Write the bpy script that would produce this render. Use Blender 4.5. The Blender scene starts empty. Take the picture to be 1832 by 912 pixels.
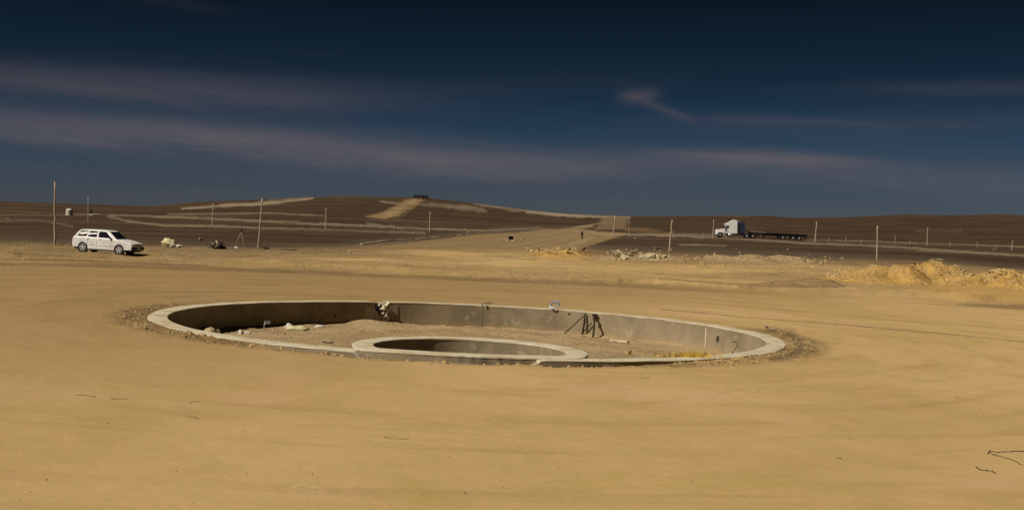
import bpy, bmesh, math, random
import numpy as np
from mathutils import Vector, Matrix, noise as mnoise
random.seed(7)
rng = np.random.default_rng(11)
sc = bpy.context.scene
col = sc.collection
R = math.radians

# ------------------------------------------------------------------ camera
FPX, Y0, ROLL, CAMH = 2250.0, 399.0, 0.0244, 2.26          # focal length in photo pixels, horizon row, roll, eye height
PIT = math.atan((Y0 - 456) / FPX)
cr, sr, cp, sp = math.cos(ROLL), math.sin(ROLL), math.cos(PIT), math.sin(PIT)
RX = Vector((cr, -sr * sp, sr * cp)); UP = Vector((-sr, -cr * sp, cr * cp)); FW = Vector((0, cp, sp))
cd = bpy.data.cameras.new('camera'); cam = bpy.data.objects.new('camera', cd); col.objects.link(cam)
cam.matrix_world = Matrix.Translation((0, 0, CAMH)) @ Matrix((RX, UP, -FW)).transposed().to_4x4()
cd.sensor_width = 36; cd.lens = 36 * FPX / 1832; cd.clip_start = 0.1; cd.clip_end = 20000
sc.camera = cam

# ------------------------------------------------------------------ light
SUN_EL, SUN_TO = R(47), (-0.86, -0.51)                      # towards the sun: left and a little behind the camera
sd = bpy.data.lights.new('sun', 'SUN'); sd.energy = 5.0; sd.angle = R(0.53); sd.color = (1, 0.93, 0.80)
so = bpy.data.objects.new('sun', sd); col.objects.link(so)
sv = Vector((SUN_TO[0], SUN_TO[1], 0)).normalized() * math.cos(SUN_EL) + Vector((0, 0, math.sin(SUN_EL)))
so.rotation_euler = sv.to_track_quat('Z', 'Y').to_euler()
sc.view_settings.view_transform = 'Standard'; sc.view_settings.look = 'None'
sc.view_settings.exposure = 0; sc.view_settings.gamma = 1

class NT:
    """small helper that chains shader nodes"""
    def __init__(s, tree): s.t = tree; s.n = tree.nodes; s.l = tree.links
    def node(s, typ, **kw):
        n = s.n.new(typ)
        for k, v in kw.items(): setattr(n, k, v)
        return n
    def put(s, sock, v):
        if hasattr(v, 'is_output'): s.l.new(v, sock)
        elif v is not None: sock.default_value = v
    def m(s, op, a, b=None, c=None, clamp=False):
        n = s.node('ShaderNodeMath', operation=op, use_clamp=clamp)
        s.put(n.inputs[0], a); s.put(n.inputs[1], b); s.put(n.inputs[2], c)
        return n.outputs[0]
    def mix(s, f, a, b, mode='MIX'):
        n = s.node('ShaderNodeMix', data_type='RGBA', blend_type=mode)
        s.put(n.inputs[0], f); s.put(n.inputs[6], a); s.put(n.inputs[7], b)
        return n.outputs[2]
    def noise(s, vec, scale, det=4, rough=.55, dist=0.0):
        n = s.node('ShaderNodeTexNoise'); s.put(n.inputs['Vector'], vec)
        n.inputs['Scale'].default_value = scale; n.inputs['Detail'].default_value = det
        n.inputs['Roughness'].default_value = rough; n.inputs['Distortion'].default_value = dist
        return n.outputs[0]
    def ramp(s, f, stops):
        n = s.node('ShaderNodeValToRGB'); s.put(n.inputs[0], f)
        e = n.color_ramp.elements
        while len(e) > 1: e.remove(e[-1])
        for i, (p, c) in enumerate(stops):
            k = e[0] if i == 0 else e.new(p)
            k.position = p; k.color = c if len(c) == 4 else (*c, 1)
        return n.outputs[0]
    def rng(s, v, a, b, c=0., d=1., smooth=True):
        n = s.node('ShaderNodeMapRange', interpolation_type='SMOOTHSTEP' if smooth else 'LINEAR')
        s.put(n.inputs[0], v)
        for i, x in enumerate((a, b, c, d)): n.inputs[i + 1].default_value = x
        return n.outputs[0]
    def comb(s, x, y, z):
        n = s.node('ShaderNodeCombineXYZ')
        for i, v in enumerate((x, y, z)): s.put(n.inputs[i], v)
        return n.outputs[0]

w = bpy.data.worlds.new('World'); sc.world = w; w.use_nodes = True
T = NT(w.node_tree); bg = T.n['Background']; bg.inputs[1].default_value = 0.07
sky = T.node('ShaderNodeTexSky', sky_type='NISHITA', sun_disc=False, sun_elevation=SUN_EL,
             sun_rotation=math.atan2(SUN_TO[0], SUN_TO[1]), altitude=1800, air_density=1.0, dust_density=0.4, ozone_density=2.0)
tc = T.node('ShaderNodeTexCoord'); sx = T.node('ShaderNodeSeparateXYZ'); T.l.new(tc.outputs['Generated'], sx.inputs[0])
X, Y, Z = sx.outputs
az = T.m('MULTIPLY', T.m('ARCTAN2', X, Y), 180 / math.pi)          # degrees right of the view
el = T.m('MULTIPLY', T.m('ARCSINE', Z), 180 / math.pi)
# deep polarised evening-blue sky: Nishita dimmed by height
tint = T.ramp(T.m('DIVIDE', el, 30.0, clamp=True), [(0, (.128, .139, .200)), (.05, (.102, .127, .187)), (.13, (.066, .108, .162)),
        (.22, (.034, .060, .086)), (.34, (.022, .034, .040)), (1, (.026, .036, .044))])
base = T.mix(1.0, sky.outputs[0], tint, 'MULTIPLY')
wv = T.comb(T.m('MULTIPLY', az, 0.045), T.m('ADD', T.m('MULTIPLY', el, 0.42), T.m('MULTIPLY', az, 0.03)), 0.0)
n1 = T.noise(wv, 1.6, 6, .6, .6); n2 = T.noise(wv, 5.0, 8, .72, .9)
wisp = T.m('MULTIPLY_ADD', n2, .45, T.m('MULTIPLY', n1, .75))
tot = None
def uvdir(u, v):
    a = (u - 916) / FPX; b = -(v - 456) / FPX
    d = RX * a + UP * b + FW
    return d
def uvang(u, v):
    d = uvdir(u, v).normalized(); return math.degrees(math.atan2(d.x, d.y)), math.degrees(math.asin(d.z))
def cloud(u0, v0, u1, v1, wid, amp, wamp=1.0, soft=1.2):
    """a wisp of cirrus between two directions, wid = half width in degrees"""
    global tot
    a0, e0 = uvang(u0, v0); a1, e1 = uvang(u1, v1)
    L = math.hypot(a1 - a0, e1 - e0) / 2; th = math.atan2(e1 - e0, a1 - a0)
    da = T.m('SUBTRACT', az, (a0 + a1) / 2); de = T.m('SUBTRACT', el, (e0 + e1) / 2)
    p = T.m('ADD', T.m('MULTIPLY', da, math.cos(th) / L), T.m('MULTIPLY', de, math.sin(th) / L))
    q = T.m('ADD', T.m('MULTIPLY', da, -math.sin(th) / wid), T.m('MULTIPLY', de, math.cos(th) / wid))
    q = T.m('ADD', q, T.m('MULTIPLY', T.m('SUBTRACT', wisp, .6), 2.2 * wamp))
    d2 = T.m('ADD', T.m('POWER', T.m('ABSOLUTE', p), 3.0), T.m('POWER', T.m('ABSOLUTE', q), 2.0))
    g = T.m('MULTIPLY', T.m('EXPONENT', T.m('MULTIPLY', d2, -soft)), amp)
    g = T.m('MULTIPLY', g, T.m('MULTIPLY_ADD', T.m('SUBTRACT', wisp, .6), 1.6 * wamp, 1.0))
    tot = g if tot is None else T.m('ADD', tot, g)
cloud(-500, 100, 700, 180, .85, .34)
cloud(-400, 186, 700, 268, .72, .46)
cloud(150, 230, 1050, 300, .9, .25)
cloud(-400, 290, 760, 335, 1.7, .05, .5)
cloud(560, 285, 1420, 305, .75, .36)
cloud(1160, 274, 1560, 292, .36, .50)
cloud(1350, 300, 2100, 335, .8, .26)
cloud(1500, 160, 2300, 145, .38, .20)
cloud(1105, 176, 1180, 168, .34, .40, .5)
cloud(1130, 175, 1240, 215, .20, .28, .5)
cloud(1210, 210, 1560, 222, .22, .16, .7)
cloud(1150, 235, 1950, 205, .55, .09)
cloud(330, 343, 420, 345, .15, .10, .5)
cloud(200, -10, 420, 20, .3, .10, .8)
hz = T.noise(T.comb(T.m('MULTIPLY', az, .02), T.m('MULTIPLY', el, .25), 3.0), 2.0, 5, .6, .5)
band = T.m('MULTIPLY', T.m('MULTIPLY', T.rng(el, -.5, 1.0), T.rng(el, 9.0, 3.0)), T.rng(hz, .45, .8, 0, .16))
tot = T.m('ADD', tot, band)
cov = T.m('MAXIMUM', tot, 0.0, clamp=True)
# cloud brightness: sunlit ice, dim where high (same dimming as the sky)
cc = T.mix(1.0, (7.7, 6.4, 7.0, 1), T.ramp(T.m('DIVIDE', el, 30.0, clamp=True), [(0, (.24,) * 3), (.1, (.26,) * 3), (.2, (.20,) * 3), (.34, (.07,) * 3), (1, (.07,) * 3)]), 'MULTIPLY')
T.l.new(T.mix(cov, base, cc), bg.inputs[0])

# ------------------------------------------------------------------ noise and terrain height
def _h(ix, iy, seed):
    n = (ix * 374761393 + iy * 668265263 + seed * 982451653) & 0xffffffff
    n = ((n ^ (n >> 13)) * 1274126177) & 0xffffffff
    return ((n ^ (n >> 16)) & 0xffff) / 65535.0
def vnoise(x, y, seed=0):
    ix = np.floor(x).astype(np.int64); iy = np.floor(y).astype(np.int64); fx = x - ix; fy = y - iy
    fx = fx * fx * (3 - 2 * fx); fy = fy * fy * (3 - 2 * fy)
    return (_h(ix, iy, seed) * (1 - fx) + _h(ix + 1, iy, seed) * fx) * (1 - fy) + (_h(ix, iy + 1, seed) * (1 - fx) + _h(ix + 1, iy + 1, seed) * fx) * fy
def fbm(x, y, oct=4, seed=0):
    a, s, t = 1.0, 0.0, 0.0
    for i in range(oct):
        s = s + a * (vnoise(x, y, seed + i) - .5); t += a; a *= .5; x = x * 2.03 + 5.1; y = y * 2.03 + 9.7
    return s / t
def sst(x, a, b):
    t = np.clip((x - a) / (b - a), 0, 1); return t * t * (3 - 2 * t)

BX, BY, BR = -0.90, 27.65, 6.82        # fountain basin: centre and outer radius
TILT = 0.022                           # the graded pad falls to the right by this much
SKYL = [(-400, 352), (0, 360), (60, 362), (150, 365), (270, 369), (300, 366), (350, 361), (470, 357), (560, 352), (640, 351.5), (700, 352), (760, 353),
        (800, 358), (850, 363.5), (900, 370), (960, 378), (1020, 383), (1125, 387), (1180, 387), (1290, 385.5), (1370, 386), (1420, 389.5), (1500, 389),
        (1580, 385.5), (1620, 383.5), (1700, 385), (1750, 384), (1790, 383), (1832, 385), (2300, 380)]
_sa = []; _se = []
for u_, v_ in SKYL:
    d_ = uvdir(u_, v_); _sa.append(math.atan2(d_.x, d_.y)); _se.append(d_.z / math.hypot(d_.x, d_.y))
_sa = np.array(_sa); _se = np.array(_se)
L1 = [(-500, 462), (0, 470), (250, 471), (560, 483), (880, 498), (1100, 504), (1370, 514), (1530, 517), (1832, 528), (2300, 545)]   # far edge of the graded pad
_la = []; _lr = []
for u_, v_ in L1:
    d_ = uvdir(u_, v_); t_ = -CAMH / d_.z; _la.append(math.atan2(d_.x, d_.y)); _lr.append(t_ * math.hypot(d_.x, d_.y))
_la = np.array(_la); _lr = np.array(_lr)
R0, R1 = 260.0, 650.0
def height(x, y):
    x = np.asarray(x, float); y = np.asarray(y, float)
    r = np.hypot(x, y) + 1e-6; a = np.arctan2(x, y)
    inv = sst(np.abs(a), 1.2, 0.7)
    z = -TILT * (x + 1) * sst(r, 78, 40) * sst(y, -30, 5)
    # pad: gentle unevenness
    z = z + 0.05 * fbm(x / 4.0, y / 4.0, 4, 3) * sst(r, 6, 14) * (1 - sst(r, 90, 200))
    # rough bank beyond the pad
    rl = np.interp(a, _la, _lr) + 1.6 * fbm(a * 40, a * 0, 3, 21)
    bk = sst(r - rl, 0, 1.6) * (1 - sst(r, 78, 115))
    z = z + bk * inv * (0.19 + 0.22 * fbm(x / 9, y / 5, 3, 8) + 0.34 * fbm(x / 2.2, y / 1.6, 5, 5) * (0.4 + 1.2 * np.clip(fbm(x / 14, y / 14, 2, 31) + .5, 0, 1)))
    # brown fields: long low swells
    fl = sst(r, 95, 140)
    z = z + fl * (0.45 * fbm(x / 60, y / 30, 4, 12) + .10 * fbm(x / 7, y / 7, 3, 14))
    # hills
    es = np.interp(a, _sa, _se)
    es = es * inv + (1 - inv) * (0.006 + .01 * fbm(a * 3, a * 0, 3, 77))
    t = np.clip((np.log(r) - math.log(R0)) / (math.log(R1) - math.log(R0)), 0, 1)
    s = t ** 1.25
    s = s + 0.55 * t * (1 - t) * fbm(x / 90, y / 90, 4, 40) * (1 - .3 * t)
    ef = -CAMH / np.maximum(r, R0)
    zh = CAMH + r * (ef + (es - ef) * s)
    zr = CAMH + R1 * es
    zh = np.where(r > R1, zr - (r - R1) * 0.045, zh)
    z = np.where(r > R0, z * sst(r, R1 * .8, R0) + zh, z)
    z = np.where(r > R1, np.maximum(zh, -6), z)
    # round the basin: the dirt lies lower against the front wall, heaped elsewhere
    rho = np.hypot(x - BX, y - BY); th = np.arctan2(x - BX, -(y - BY))        # 0 = towards the camera
    fr = np.exp(-((th - 0.03) / 0.42) ** 2)
    near = np.exp(-((rho - BR - .05) / .42) ** 2)
    ends = 1 - sst(-np.cos(th), .15, .6)
    z = z - .22 * fr * near + (.03 * (1 - fr) * ends) * np.exp(-((rho - BR - .35) / .35) ** 2) * (0.6 + 1.6 * fbm(x * 2.2, y * 2.2, 3, 55))
    z = z + .07 * ends * np.exp(-((rho - BR - .55) / .28) ** 2) * np.clip(fbm(x * 2.6, y * 2.6, 3, 65) + .15, 0, 1) * 1.6
    z = z + .06 * ends * fbm(x * 5, y * 5, 3, 71) * np.exp(-((rho - BR - .4) / .4) ** 2)
    z = np.where(rho < BR, np.minimum(z, -TILT * (x - BX) - .03), z)
    return z
def surf(x, y):
    h = height(x, y)
    for x0, x1, y0, y1, nx, res, z in globals().get('MOUNDS', []):
        ok = (x > x0) & (x < x1) & (y > y0) & (y < y1)
        if ok.any():
            j = np.clip(((y - y0) / (y1 - y0) * (res - 1)).astype(int), 0, res - 1); i = np.clip(((x - x0) / (x1 - x0) * (nx - 1)).astype(int), 0, nx - 1)
            h = np.where(ok, np.maximum(h, z[j, i]), h)
    return h
def at(u, v):
    """where the sight line through a photo pixel meets the ground"""
    d = uvdir(u, v); t = np.geomspace(4, 3000, 9000)
    px, py, pz = d.x * t, d.y * t, CAMH + d.z * t
    dz = pz - surf(px, py)
    i = int(np.argmax(dz < 0))
    if dz[i] >= 0: i = int(np.argmin(np.where(t < 1200, dz, 1e9)))
    else:
        f = dz[i - 1] / (dz[i - 1] - dz[i]) if i else 0
        tt = t[i - 1] + (t[i] - t[i - 1]) * f
        return Vector((d.x * tt, d.y * tt, CAMH + d.z * tt))
    return Vector((px[i], py[i], float(height(px[i], py[i]))))
def mpp(p): return FW.dot(p - Vector((0, 0, CAMH))) / FPX            # metres per photo pixel at a point
def gz(x, y): return float(height(x, y))

# ------------------------------------------------------------------ materials
def soil_nodes(T, TAN, BRN):
    pass
def mat(name, colr, rough=.8, var=.18, scale=6, bump=.25, bscale=30, metal=0, spec=.3, dirt=None, coord='Object', bdist=.02):
    m = bpy.data.materials.new(name); m.use_nodes = True; t = NT(m.node_tree); b = t.n['Principled BSDF']
    tcn = t.node('ShaderNodeTexCoord'); v = tcn.outputs[coord]
    n = t.noise(v, scale, 5, .6); n2 = t.noise(v, bscale, 4, .6)
    c = t.mix(t.rng(n, .3, .7), tuple(x * (1 - var) for x in colr) + (1,), tuple(min(1, x * (1 + var)) for x in colr) + (1,))
    if dirt:
        c = t.mix(t.m('MULTIPLY', t.rng(t.noise(v, scale * .6, 6, .65), .42, .72), dirt[1]), c, (*dirt[0], 1))
    t.l.new(c, b.inputs['Base Color']); b.inputs['Roughness'].default_value = rough; b.inputs['Metallic'].default_value = metal
    b.inputs['Specular IOR Level'].default_value = spec
    if bump:
        bn = t.node('ShaderNodeBump'); bn.inputs['Strength'].default_value = bump; bn.inputs['Distance'].default_value = bdist
        t.l.new(n2, bn.inputs['Height']); t.l.new(bn.outputs[0], b.inputs['Normal'])
    return m
TAN = (.44, .285, .115); DUST = (.42, .29, .14)
M = dict(
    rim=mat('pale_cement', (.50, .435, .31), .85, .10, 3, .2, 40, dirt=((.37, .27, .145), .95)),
    pole=mat('weathered_wood', (.36, .28, .20), .85, .2, 5, .4, 60),
    rock=mat('broken_stone', (.36, .25, .11), .9, .22, 3, .5, 12),
    rock_grey=mat('pale_stone', (.36, .29, .17), .9, .2, 3, .5, 12),
    rock_yellow=mat('yellow_stone', (.55, .42, .16), .9, .15, 3, .4, 12),
    clod=mat('dirt_clod', (.35, .235, .10), .95, .25, 4, .6, 20),
    white=mat('dusty_white_paint', (.74, .73, .72), .35, .04, 2, 0, 30, spec=.5, dirt=((.42, .34, .24), .55)),
    glass=mat('dark_glass', (.012, .013, .016), .08, .1, 2, 0, spec=.6),
    black=mat('black_plastic', (.012, .012, .012), .5, .2, 4, .1),
    tyre=mat('tyre_rubber', (.015, .014, .013), .85, .2, 4, .2),
    alloy=mat('wheel_alloy', (.45, .44, .43), .4, .1, 5, 0),
    chrome=mat('bright_metal', (.6, .6, .6), .25, .05, 5, 0, metal=.9),
    lamp=mat('lamp_lens', (.55, .56, .58), .12, .05, 4, 0, spec=.7),
    red=mat('red_lens', (.25, .01, .01), .2, .1, 4, 0),
    chassis=mat('dark_chassis', (.018, .017, .017), .6, .3, 2, .1),
    navy=mat('blue_black_panel', (.02, .03, .06), .4, .3, 2, .1),
    deck=mat('trailer_deck', (.035, .028, .024), .8, .3, 2, .2),
    sack=mat('pale_sack', (.52, .47, .26), .8, .12, 5, .5, 25),
    cloth=mat('white_sacking', (.52, .48, .40), .85, .1, 5, .5, 25),
    plastic=mat('pale_plastic', (.55, .50, .42), .6, .1, 3, .1),
    iron=mat('rusty_iron', (.035, .022, .016), .8, .3, 30, .3, 80),
    wood=mat('sun_bleached_plank', (.48, .40, .27), .85, .2, 8, .4, 60),
    darkwood=mat('charred_timber', (.03, .022, .018), .9, .3, 8, .4, 60),
    hose=mat('blue_grey_hose', (.20, .27, .36), .5, .2, 8, .1),
    hose_white=mat('white_hose', (.55, .57, .58), .5, .1, 8, .1),
    trousers=mat('dark_clothing', (.012, .012, .014), .9, .2, 20, .2),
    skin=mat('skin', (.20, .11, .07), .6, .1, 20, 0),
    bush=mat('yellow_dry_grass', (.50, .32, .03), .8, .3, 9, .2),
    roof=mat('black_sheet', (.008, .008, .008), .7, .2, 3, .1),
    plaster=mat('broken_plaster', (.52, .46, .34), .9, .15, 10, .5, 30),
    tank=mat('cream_tank', (.45, .42, .33), .6, .08, 2, .1),
)

def ground_material(name, use_attr=True):
    m = bpy.data.materials.new(name); m.use_nodes = True; t = NT(m.node_tree); b = t.n['Principled BSDF']
    g = t.node('ShaderNodeNewGeometry'); P = g.outputs['Position']
    sp_ = t.node('ShaderNodeSeparateXYZ'); t.l.new(P, sp_.inputs[0]); x, y, z = sp_.outputs
    at1 = t.node('ShaderNodeAttribute', attribute_name='soil'); s1 = t.node('ShaderNodeSeparateColor'); t.l.new(at1.outputs['Color'], s1.inputs[0])
    at2 = t.node('ShaderNodeAttribute', attribute_name='soil_and_dimming'); s2 = t.node('ShaderNodeSeparateColor'); t.l.new(at2.outputs['Color'], s2.inputs[0])
    tan, pale, yel = s1.outputs; road_dimming, dark, clod = s2.outputs
    # wheel-track coordinates that run round the basin
    dx = t.m('SUBTRACT', x, BX); dy = t.m('SUBTRACT', y, BY)
    rad = t.m('SQRT', t.m('ADD', t.m('MULTIPLY', dx, dx), t.m('MULTIPLY', dy, dy))); ux = t.m('DIVIDE', dx, rad); uy = t.m('DIVIDE', dy, rad)
    trk = t.comb(t.m('MULTIPLY', rad, 1.1), t.m('MULTIPLY', ux, 2.6), t.m('MULTIPLY', uy, 2.6))
    nb = t.noise(P, .16, 4, .55, .4); nm = t.noise(P, .9, 5, .6, .2); nf = t.noise(P, 9, 5, .65); nt = t.noise(trk, 1.3, 5, .62, .6); nt2 = t.noise(trk, 5.0, 4, .6, .3)
    nff = t.noise(P, 55, 4, .7)
    c = t.mix(t.rng(nb, .36, .64), (.395, .262, .105, 1), (.475, .322, .142, 1))
    c = t.mix(t.rng(nm, .38, .66, 0, .5), c, (.45, .305, .135, 1))
    c = t.mix(t.rng(nt, .46, .70, 0, .6), c, (.315, .205, .088, 1))
    c = t.mix(t.rng(t.noise(t.comb(t.m('MULTIPLY', rad, .55), t.m('MULTIPLY', ux, 1.3), t.m('MULTIPLY', uy, 1.3)), 1.2, 6, .6, .8), .5, .68, 0, .5), c, (.49, .335, .155, 1))
    c = t.mix(t.rng(nt2, .56, .76, 0, .28), c, (.50, .35, .17, 1))
    c = t.mix(t.rng(t.noise(t.comb(x, y, 7.0), .45, 4, .6, .5), .55, .70, 0, .5), c, (.36, .255, .075, 1))      # olive film
    c = t.mix(t.rng(t.noise(t.comb(x, y, 3.0), .5, 4, .6, .8), .50, .70, 0, .6), c, (.50, .315, .165, 1))       # pinkish patches
    c = t.mix(t.rng(nf, .55, .80, 0, .20), c, (.26, .165, .075, 1))
    c = t.mix(t.rng(nff, .66, .80, 0, .5), c, (.22, .14, .07, 1))
    c = t.mix(t.m('MULTIPLY', t.rng(t.noise(t.comb(x, y, 9.), 2.2, 6, .75, .3), .60, .70, 0, .6), t.rng(nb, .4, .6)), c, (.56, .43, .25, 1))
    # graded road, greyer and flatter; mask also paints overlay darkening into the soil
    c = t.mix(t.m('MULTIPLY', road_dimming, .9), c, t.mix(t.rng(nt, .35, .7), (.235, .150, .064, 1), (.30, .195, .088, 1)))
    ws = t.comb(t.m('MULTIPLY', x, .16), t.m('MULTIPLY', y, .55), 2.0); w1 = t.noise(ws, 1.5, 7, .68, .9); w2 = t.noise(ws, 2.3, 6, .7, 1.2)
    bankm = t.m('MINIMUM', t.m('MULTIPLY', clod, 1.6), 1.0)
    c = t.mix(t.m('MULTIPLY', bankm, t.rng(w1, .50, .62, 0, .6)), c, (.225, .145, .066, 1))
    c = t.mix(t.m('MULTIPLY', bankm, t.rng(w2, .54, .66, 0, .6)), c, (.47, .345, .185, 1))
    c = t.mix(t.m('MULTIPLY', clod, t.rng(t.noise(P, 1.3, 6, .72, .6), .48, .68, 0, .75)), c, (.235, .152, .070, 1))
    c = t.mix(t.m('MULTIPLY', yel, .85), c, t.mix(t.rng(nf, .3, .7), (.40, .22, .055, 1), (.50, .31, .10, 1)))
    brn = t.mix(t.rng(t.noise(t.comb(t.m('MULTIPLY', x, .35), y, 0.0), .09, 6, .62, .5), .35, .68), (.036, .021, .0125, 1), (.066, .040, .022, 1))
    brn = t.mix(t.rng(t.noise(t.comb(t.m('MULTIPLY', x, .3), y, 5.0), .035, 7, .68, .8), .48, .70, 0, .55), brn, (.125, .085, .048, 1))
    brn = t.mix(t.rng(nm, .5, .8, 0, .35), brn, (.088, .058, .034, 1))
    c = t.mix(t.m('ADD', t.m('MULTIPLY', t.m('SUBTRACT', nm, .5), t.m('MULTIPLY', t.m('MULTIPLY', tan, t.m('SUBTRACT', 1.0, tan)), 3.0)), tan, clamp=True), brn, c)
    c = t.mix(t.m('MULTIPLY', pale, t.rng(nm, .25, .6, .6, 1.0)), c, (.29, .22, .145, 1))
    c = t.mix(t.m('MULTIPLY', dark, t.rng(nf, .3, .6, .5, 1.0)), c, (.15, .10, .058, 1))
    t.l.new(c, b.inputs['Base Color']); b.inputs['Roughness'].default_value = .95; b.inputs['Specular IOR Level'].default_value = .1
    h = t.m('ADD', t.m('MULTIPLY', nf, .011), t.m('ADD', t.m('MULTIPLY', nff, .006), t.m('ADD', t.m('MULTIPLY', nt2, .012), t.m('MULTIPLY', nm, .07))))
    h = t.m('ADD', h, t.m('MULTIPLY', t.m('MULTIPLY', clod, t.rng(t.noise(P, 3.2, 6, .75), .35, .7)), .55))
    bn = t.node('ShaderNodeBump'); bn.inputs['Strength'].default_value = .55; bn.inputs['Distance'].default_value = 1.0
    t.l.new(h, bn.inputs['Height']); t.l.new(bn.outputs[0], b.inputs['Normal'])
    return m
M['ground'] = ground_material('desert_soil')

def concrete():
    m = bpy.data.materials.new('raw_concrete'); m.use_nodes = True; t = NT(m.node_tree); b = t.n['Principled BSDF']
    tcn = t.node('ShaderNodeTexCoord'); v = tcn.outputs['Object']
    s_ = t.node('ShaderNodeSeparateXYZ'); t.l.new(v, s_.inputs[0])
    big = t.noise(v, .8, 5, .6, .4); mid = t.noise(v, 3.5, 5, .65, .3); fin = t.noise(v, 25, 4, .7)
    streak = t.noise(t.comb(t.m('MULTIPLY', s_.outputs[0], 3.), t.m('MULTIPLY', s_.outputs[1], 3.), t.m('MULTIPLY', s_.outputs[2], .5)), 2.0, 5, .6)
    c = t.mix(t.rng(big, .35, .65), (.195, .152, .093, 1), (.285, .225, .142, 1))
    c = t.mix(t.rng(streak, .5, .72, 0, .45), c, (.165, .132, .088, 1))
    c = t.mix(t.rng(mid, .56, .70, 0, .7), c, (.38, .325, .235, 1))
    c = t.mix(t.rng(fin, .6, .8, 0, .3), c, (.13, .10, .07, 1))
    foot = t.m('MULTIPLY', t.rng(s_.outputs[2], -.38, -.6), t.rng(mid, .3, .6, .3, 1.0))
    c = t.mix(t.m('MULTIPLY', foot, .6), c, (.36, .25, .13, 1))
    t.l.new(c, b.inputs['Base Color']); b.inputs['Roughness'].default_value = .9; b.inputs['Specular IOR Level'].default_value = .15
    bn = t.node('ShaderNodeBump'); bn.inputs['Strength'].default_value = .4; bn.inputs['Distance'].default_value = .02
    t.l.new(mid, bn.inputs['Height']); t.l.new(bn.outputs[0], b.inputs['Normal'])
    return m
M['concrete'] = concrete()

# ------------------------------------------------------------------ object helpers
def link(name, me, material=None, parent=None, smooth=False):
    o = bpy.data.objects.new(name, me); col.objects.link(o)
    if material and not me.materials: me.materials.append(material)
    if smooth: me.polygons.foreach_set('use_smooth', [True] * len(me.polygons))
    if parent: o.parent = parent
    return o
def obj(name, bm, material, parent=None, smooth=False):
    bmesh.ops.recalc_face_normals(bm, faces=bm.faces)
    me = bpy.data.meshes.new(name); bm.to_mesh(me); bm.free()
    return link(name, me, material, parent, smooth)
def tag(o, label, cat, group=None, kind=None):
    if label: o['label'] = label
    if cat: o['category'] = cat
    if group: o['group'] = group
    if kind: o['kind'] = kind
    return o
def thing(name, loc, label, cat, group=None, rot=(0, 0, 0)):
    o = bpy.data.objects.new(name, None); col.objects.link(o); o.location = loc; o.rotation_euler = rot; o.empty_display_size = .3
    return tag(o, label, cat, group)
def box(bm, c, s, rot=None, taper=None):
    r = bmesh.ops.create_cube(bm, size=1)['verts']
    for v in r:
        k = taper if (taper and v.co.z > 0) else 1
        v.co = Vector((v.co.x * s[0] * k, v.co.y * s[1] * k, v.co.z * s[2]))
    if rot: bmesh.ops.rotate(bm, verts=r, cent=(0, 0, 0), matrix=rot)
    bmesh.ops.translate(bm, verts=r, vec=c); return r
def bbox(c, s, rot=None, bev=0, taper=None):
    bm = bmesh.new(); box(bm, c, s, rot, taper)
    if bev: bmesh.ops.bevel(bm, geom=bm.edges[:], offset=bev, segments=2, affect='EDGES')
    return bm
def tube(bm, pts, rad, n=8, caps=True):
    pts = [Vector(p) for p in pts]; rad = rad if hasattr(rad, '__len__') else [rad] * len(pts); rings = []
    ref = None
    for i, p in enumerate(pts):
        d = (pts[min(i + 1, len(pts) - 1)] - pts[max(i - 1, 0)]).normalized()
        if ref is None: ref = Vector((0, 0, 1)) if abs(d.z) < .9 else Vector((1, 0, 0))
        a = d.cross(ref).normalized(); b = d.cross(a).normalized(); ref = b.cross(d) * -1 if False else ref
        rings.append([bm.verts.new(p + (a * math.cos(2 * math.pi * k / n) + b * math.sin(2 * math.pi * k / n)) * rad[i]) for k in range(n)])
    for i in range(len(rings) - 1):
        for k in range(n):
            bm.faces.new((rings[i][k], rings[i][(k + 1) % n], rings[i + 1][(k + 1) % n], rings[i + 1][k]))
    if caps: bm.faces.new(rings[0][::-1]); bm.faces.new(rings[-1])
def tb(pts, rad, n=8):
    bm = bmesh.new(); tube(bm, pts, rad, n); return bm
def prism(bm, prof, y0, y1, y0b=None, axis='y'):
    """profile (x,z) extruded from y0 to y1"""
    a = [bm.verts.new((x, y0, z)) for x, z in prof]; b = [bm.verts.new((x, y1, z)) for x, z in prof]
    n = len(prof); fs = [bm.faces.new(a), bm.faces.new(b[::-1])]
    for i in range(n): bm.faces.new((a[i], b[i], b[(i + 1) % n], a[(i + 1) % n]))
    return a, b
def lathe(bm, prof, c=(0, 0, 0), n=24, axis='z'):
    rings = []
    for r, h in prof:
        ring = []
        for k in range(n):
            t = 2 * math.pi * k / n
            p = (r * math.cos(t), r * math.sin(t), h) if axis == 'z' else (r * math.cos(t), h, r * math.sin(t))
            ring.append(bm.verts.new(Vector(p) + Vector(c)))
        rings.append(ring)
    for i in range(len(rings) - 1):
        for k in range(n): bm.faces.new((rings[i][k], rings[i][(k + 1) % n], rings[i + 1][(k + 1) % n], rings[i + 1][k]))
    bm.faces.new(rings[0][::-1]); bm.faces.new(rings[-1])

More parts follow.
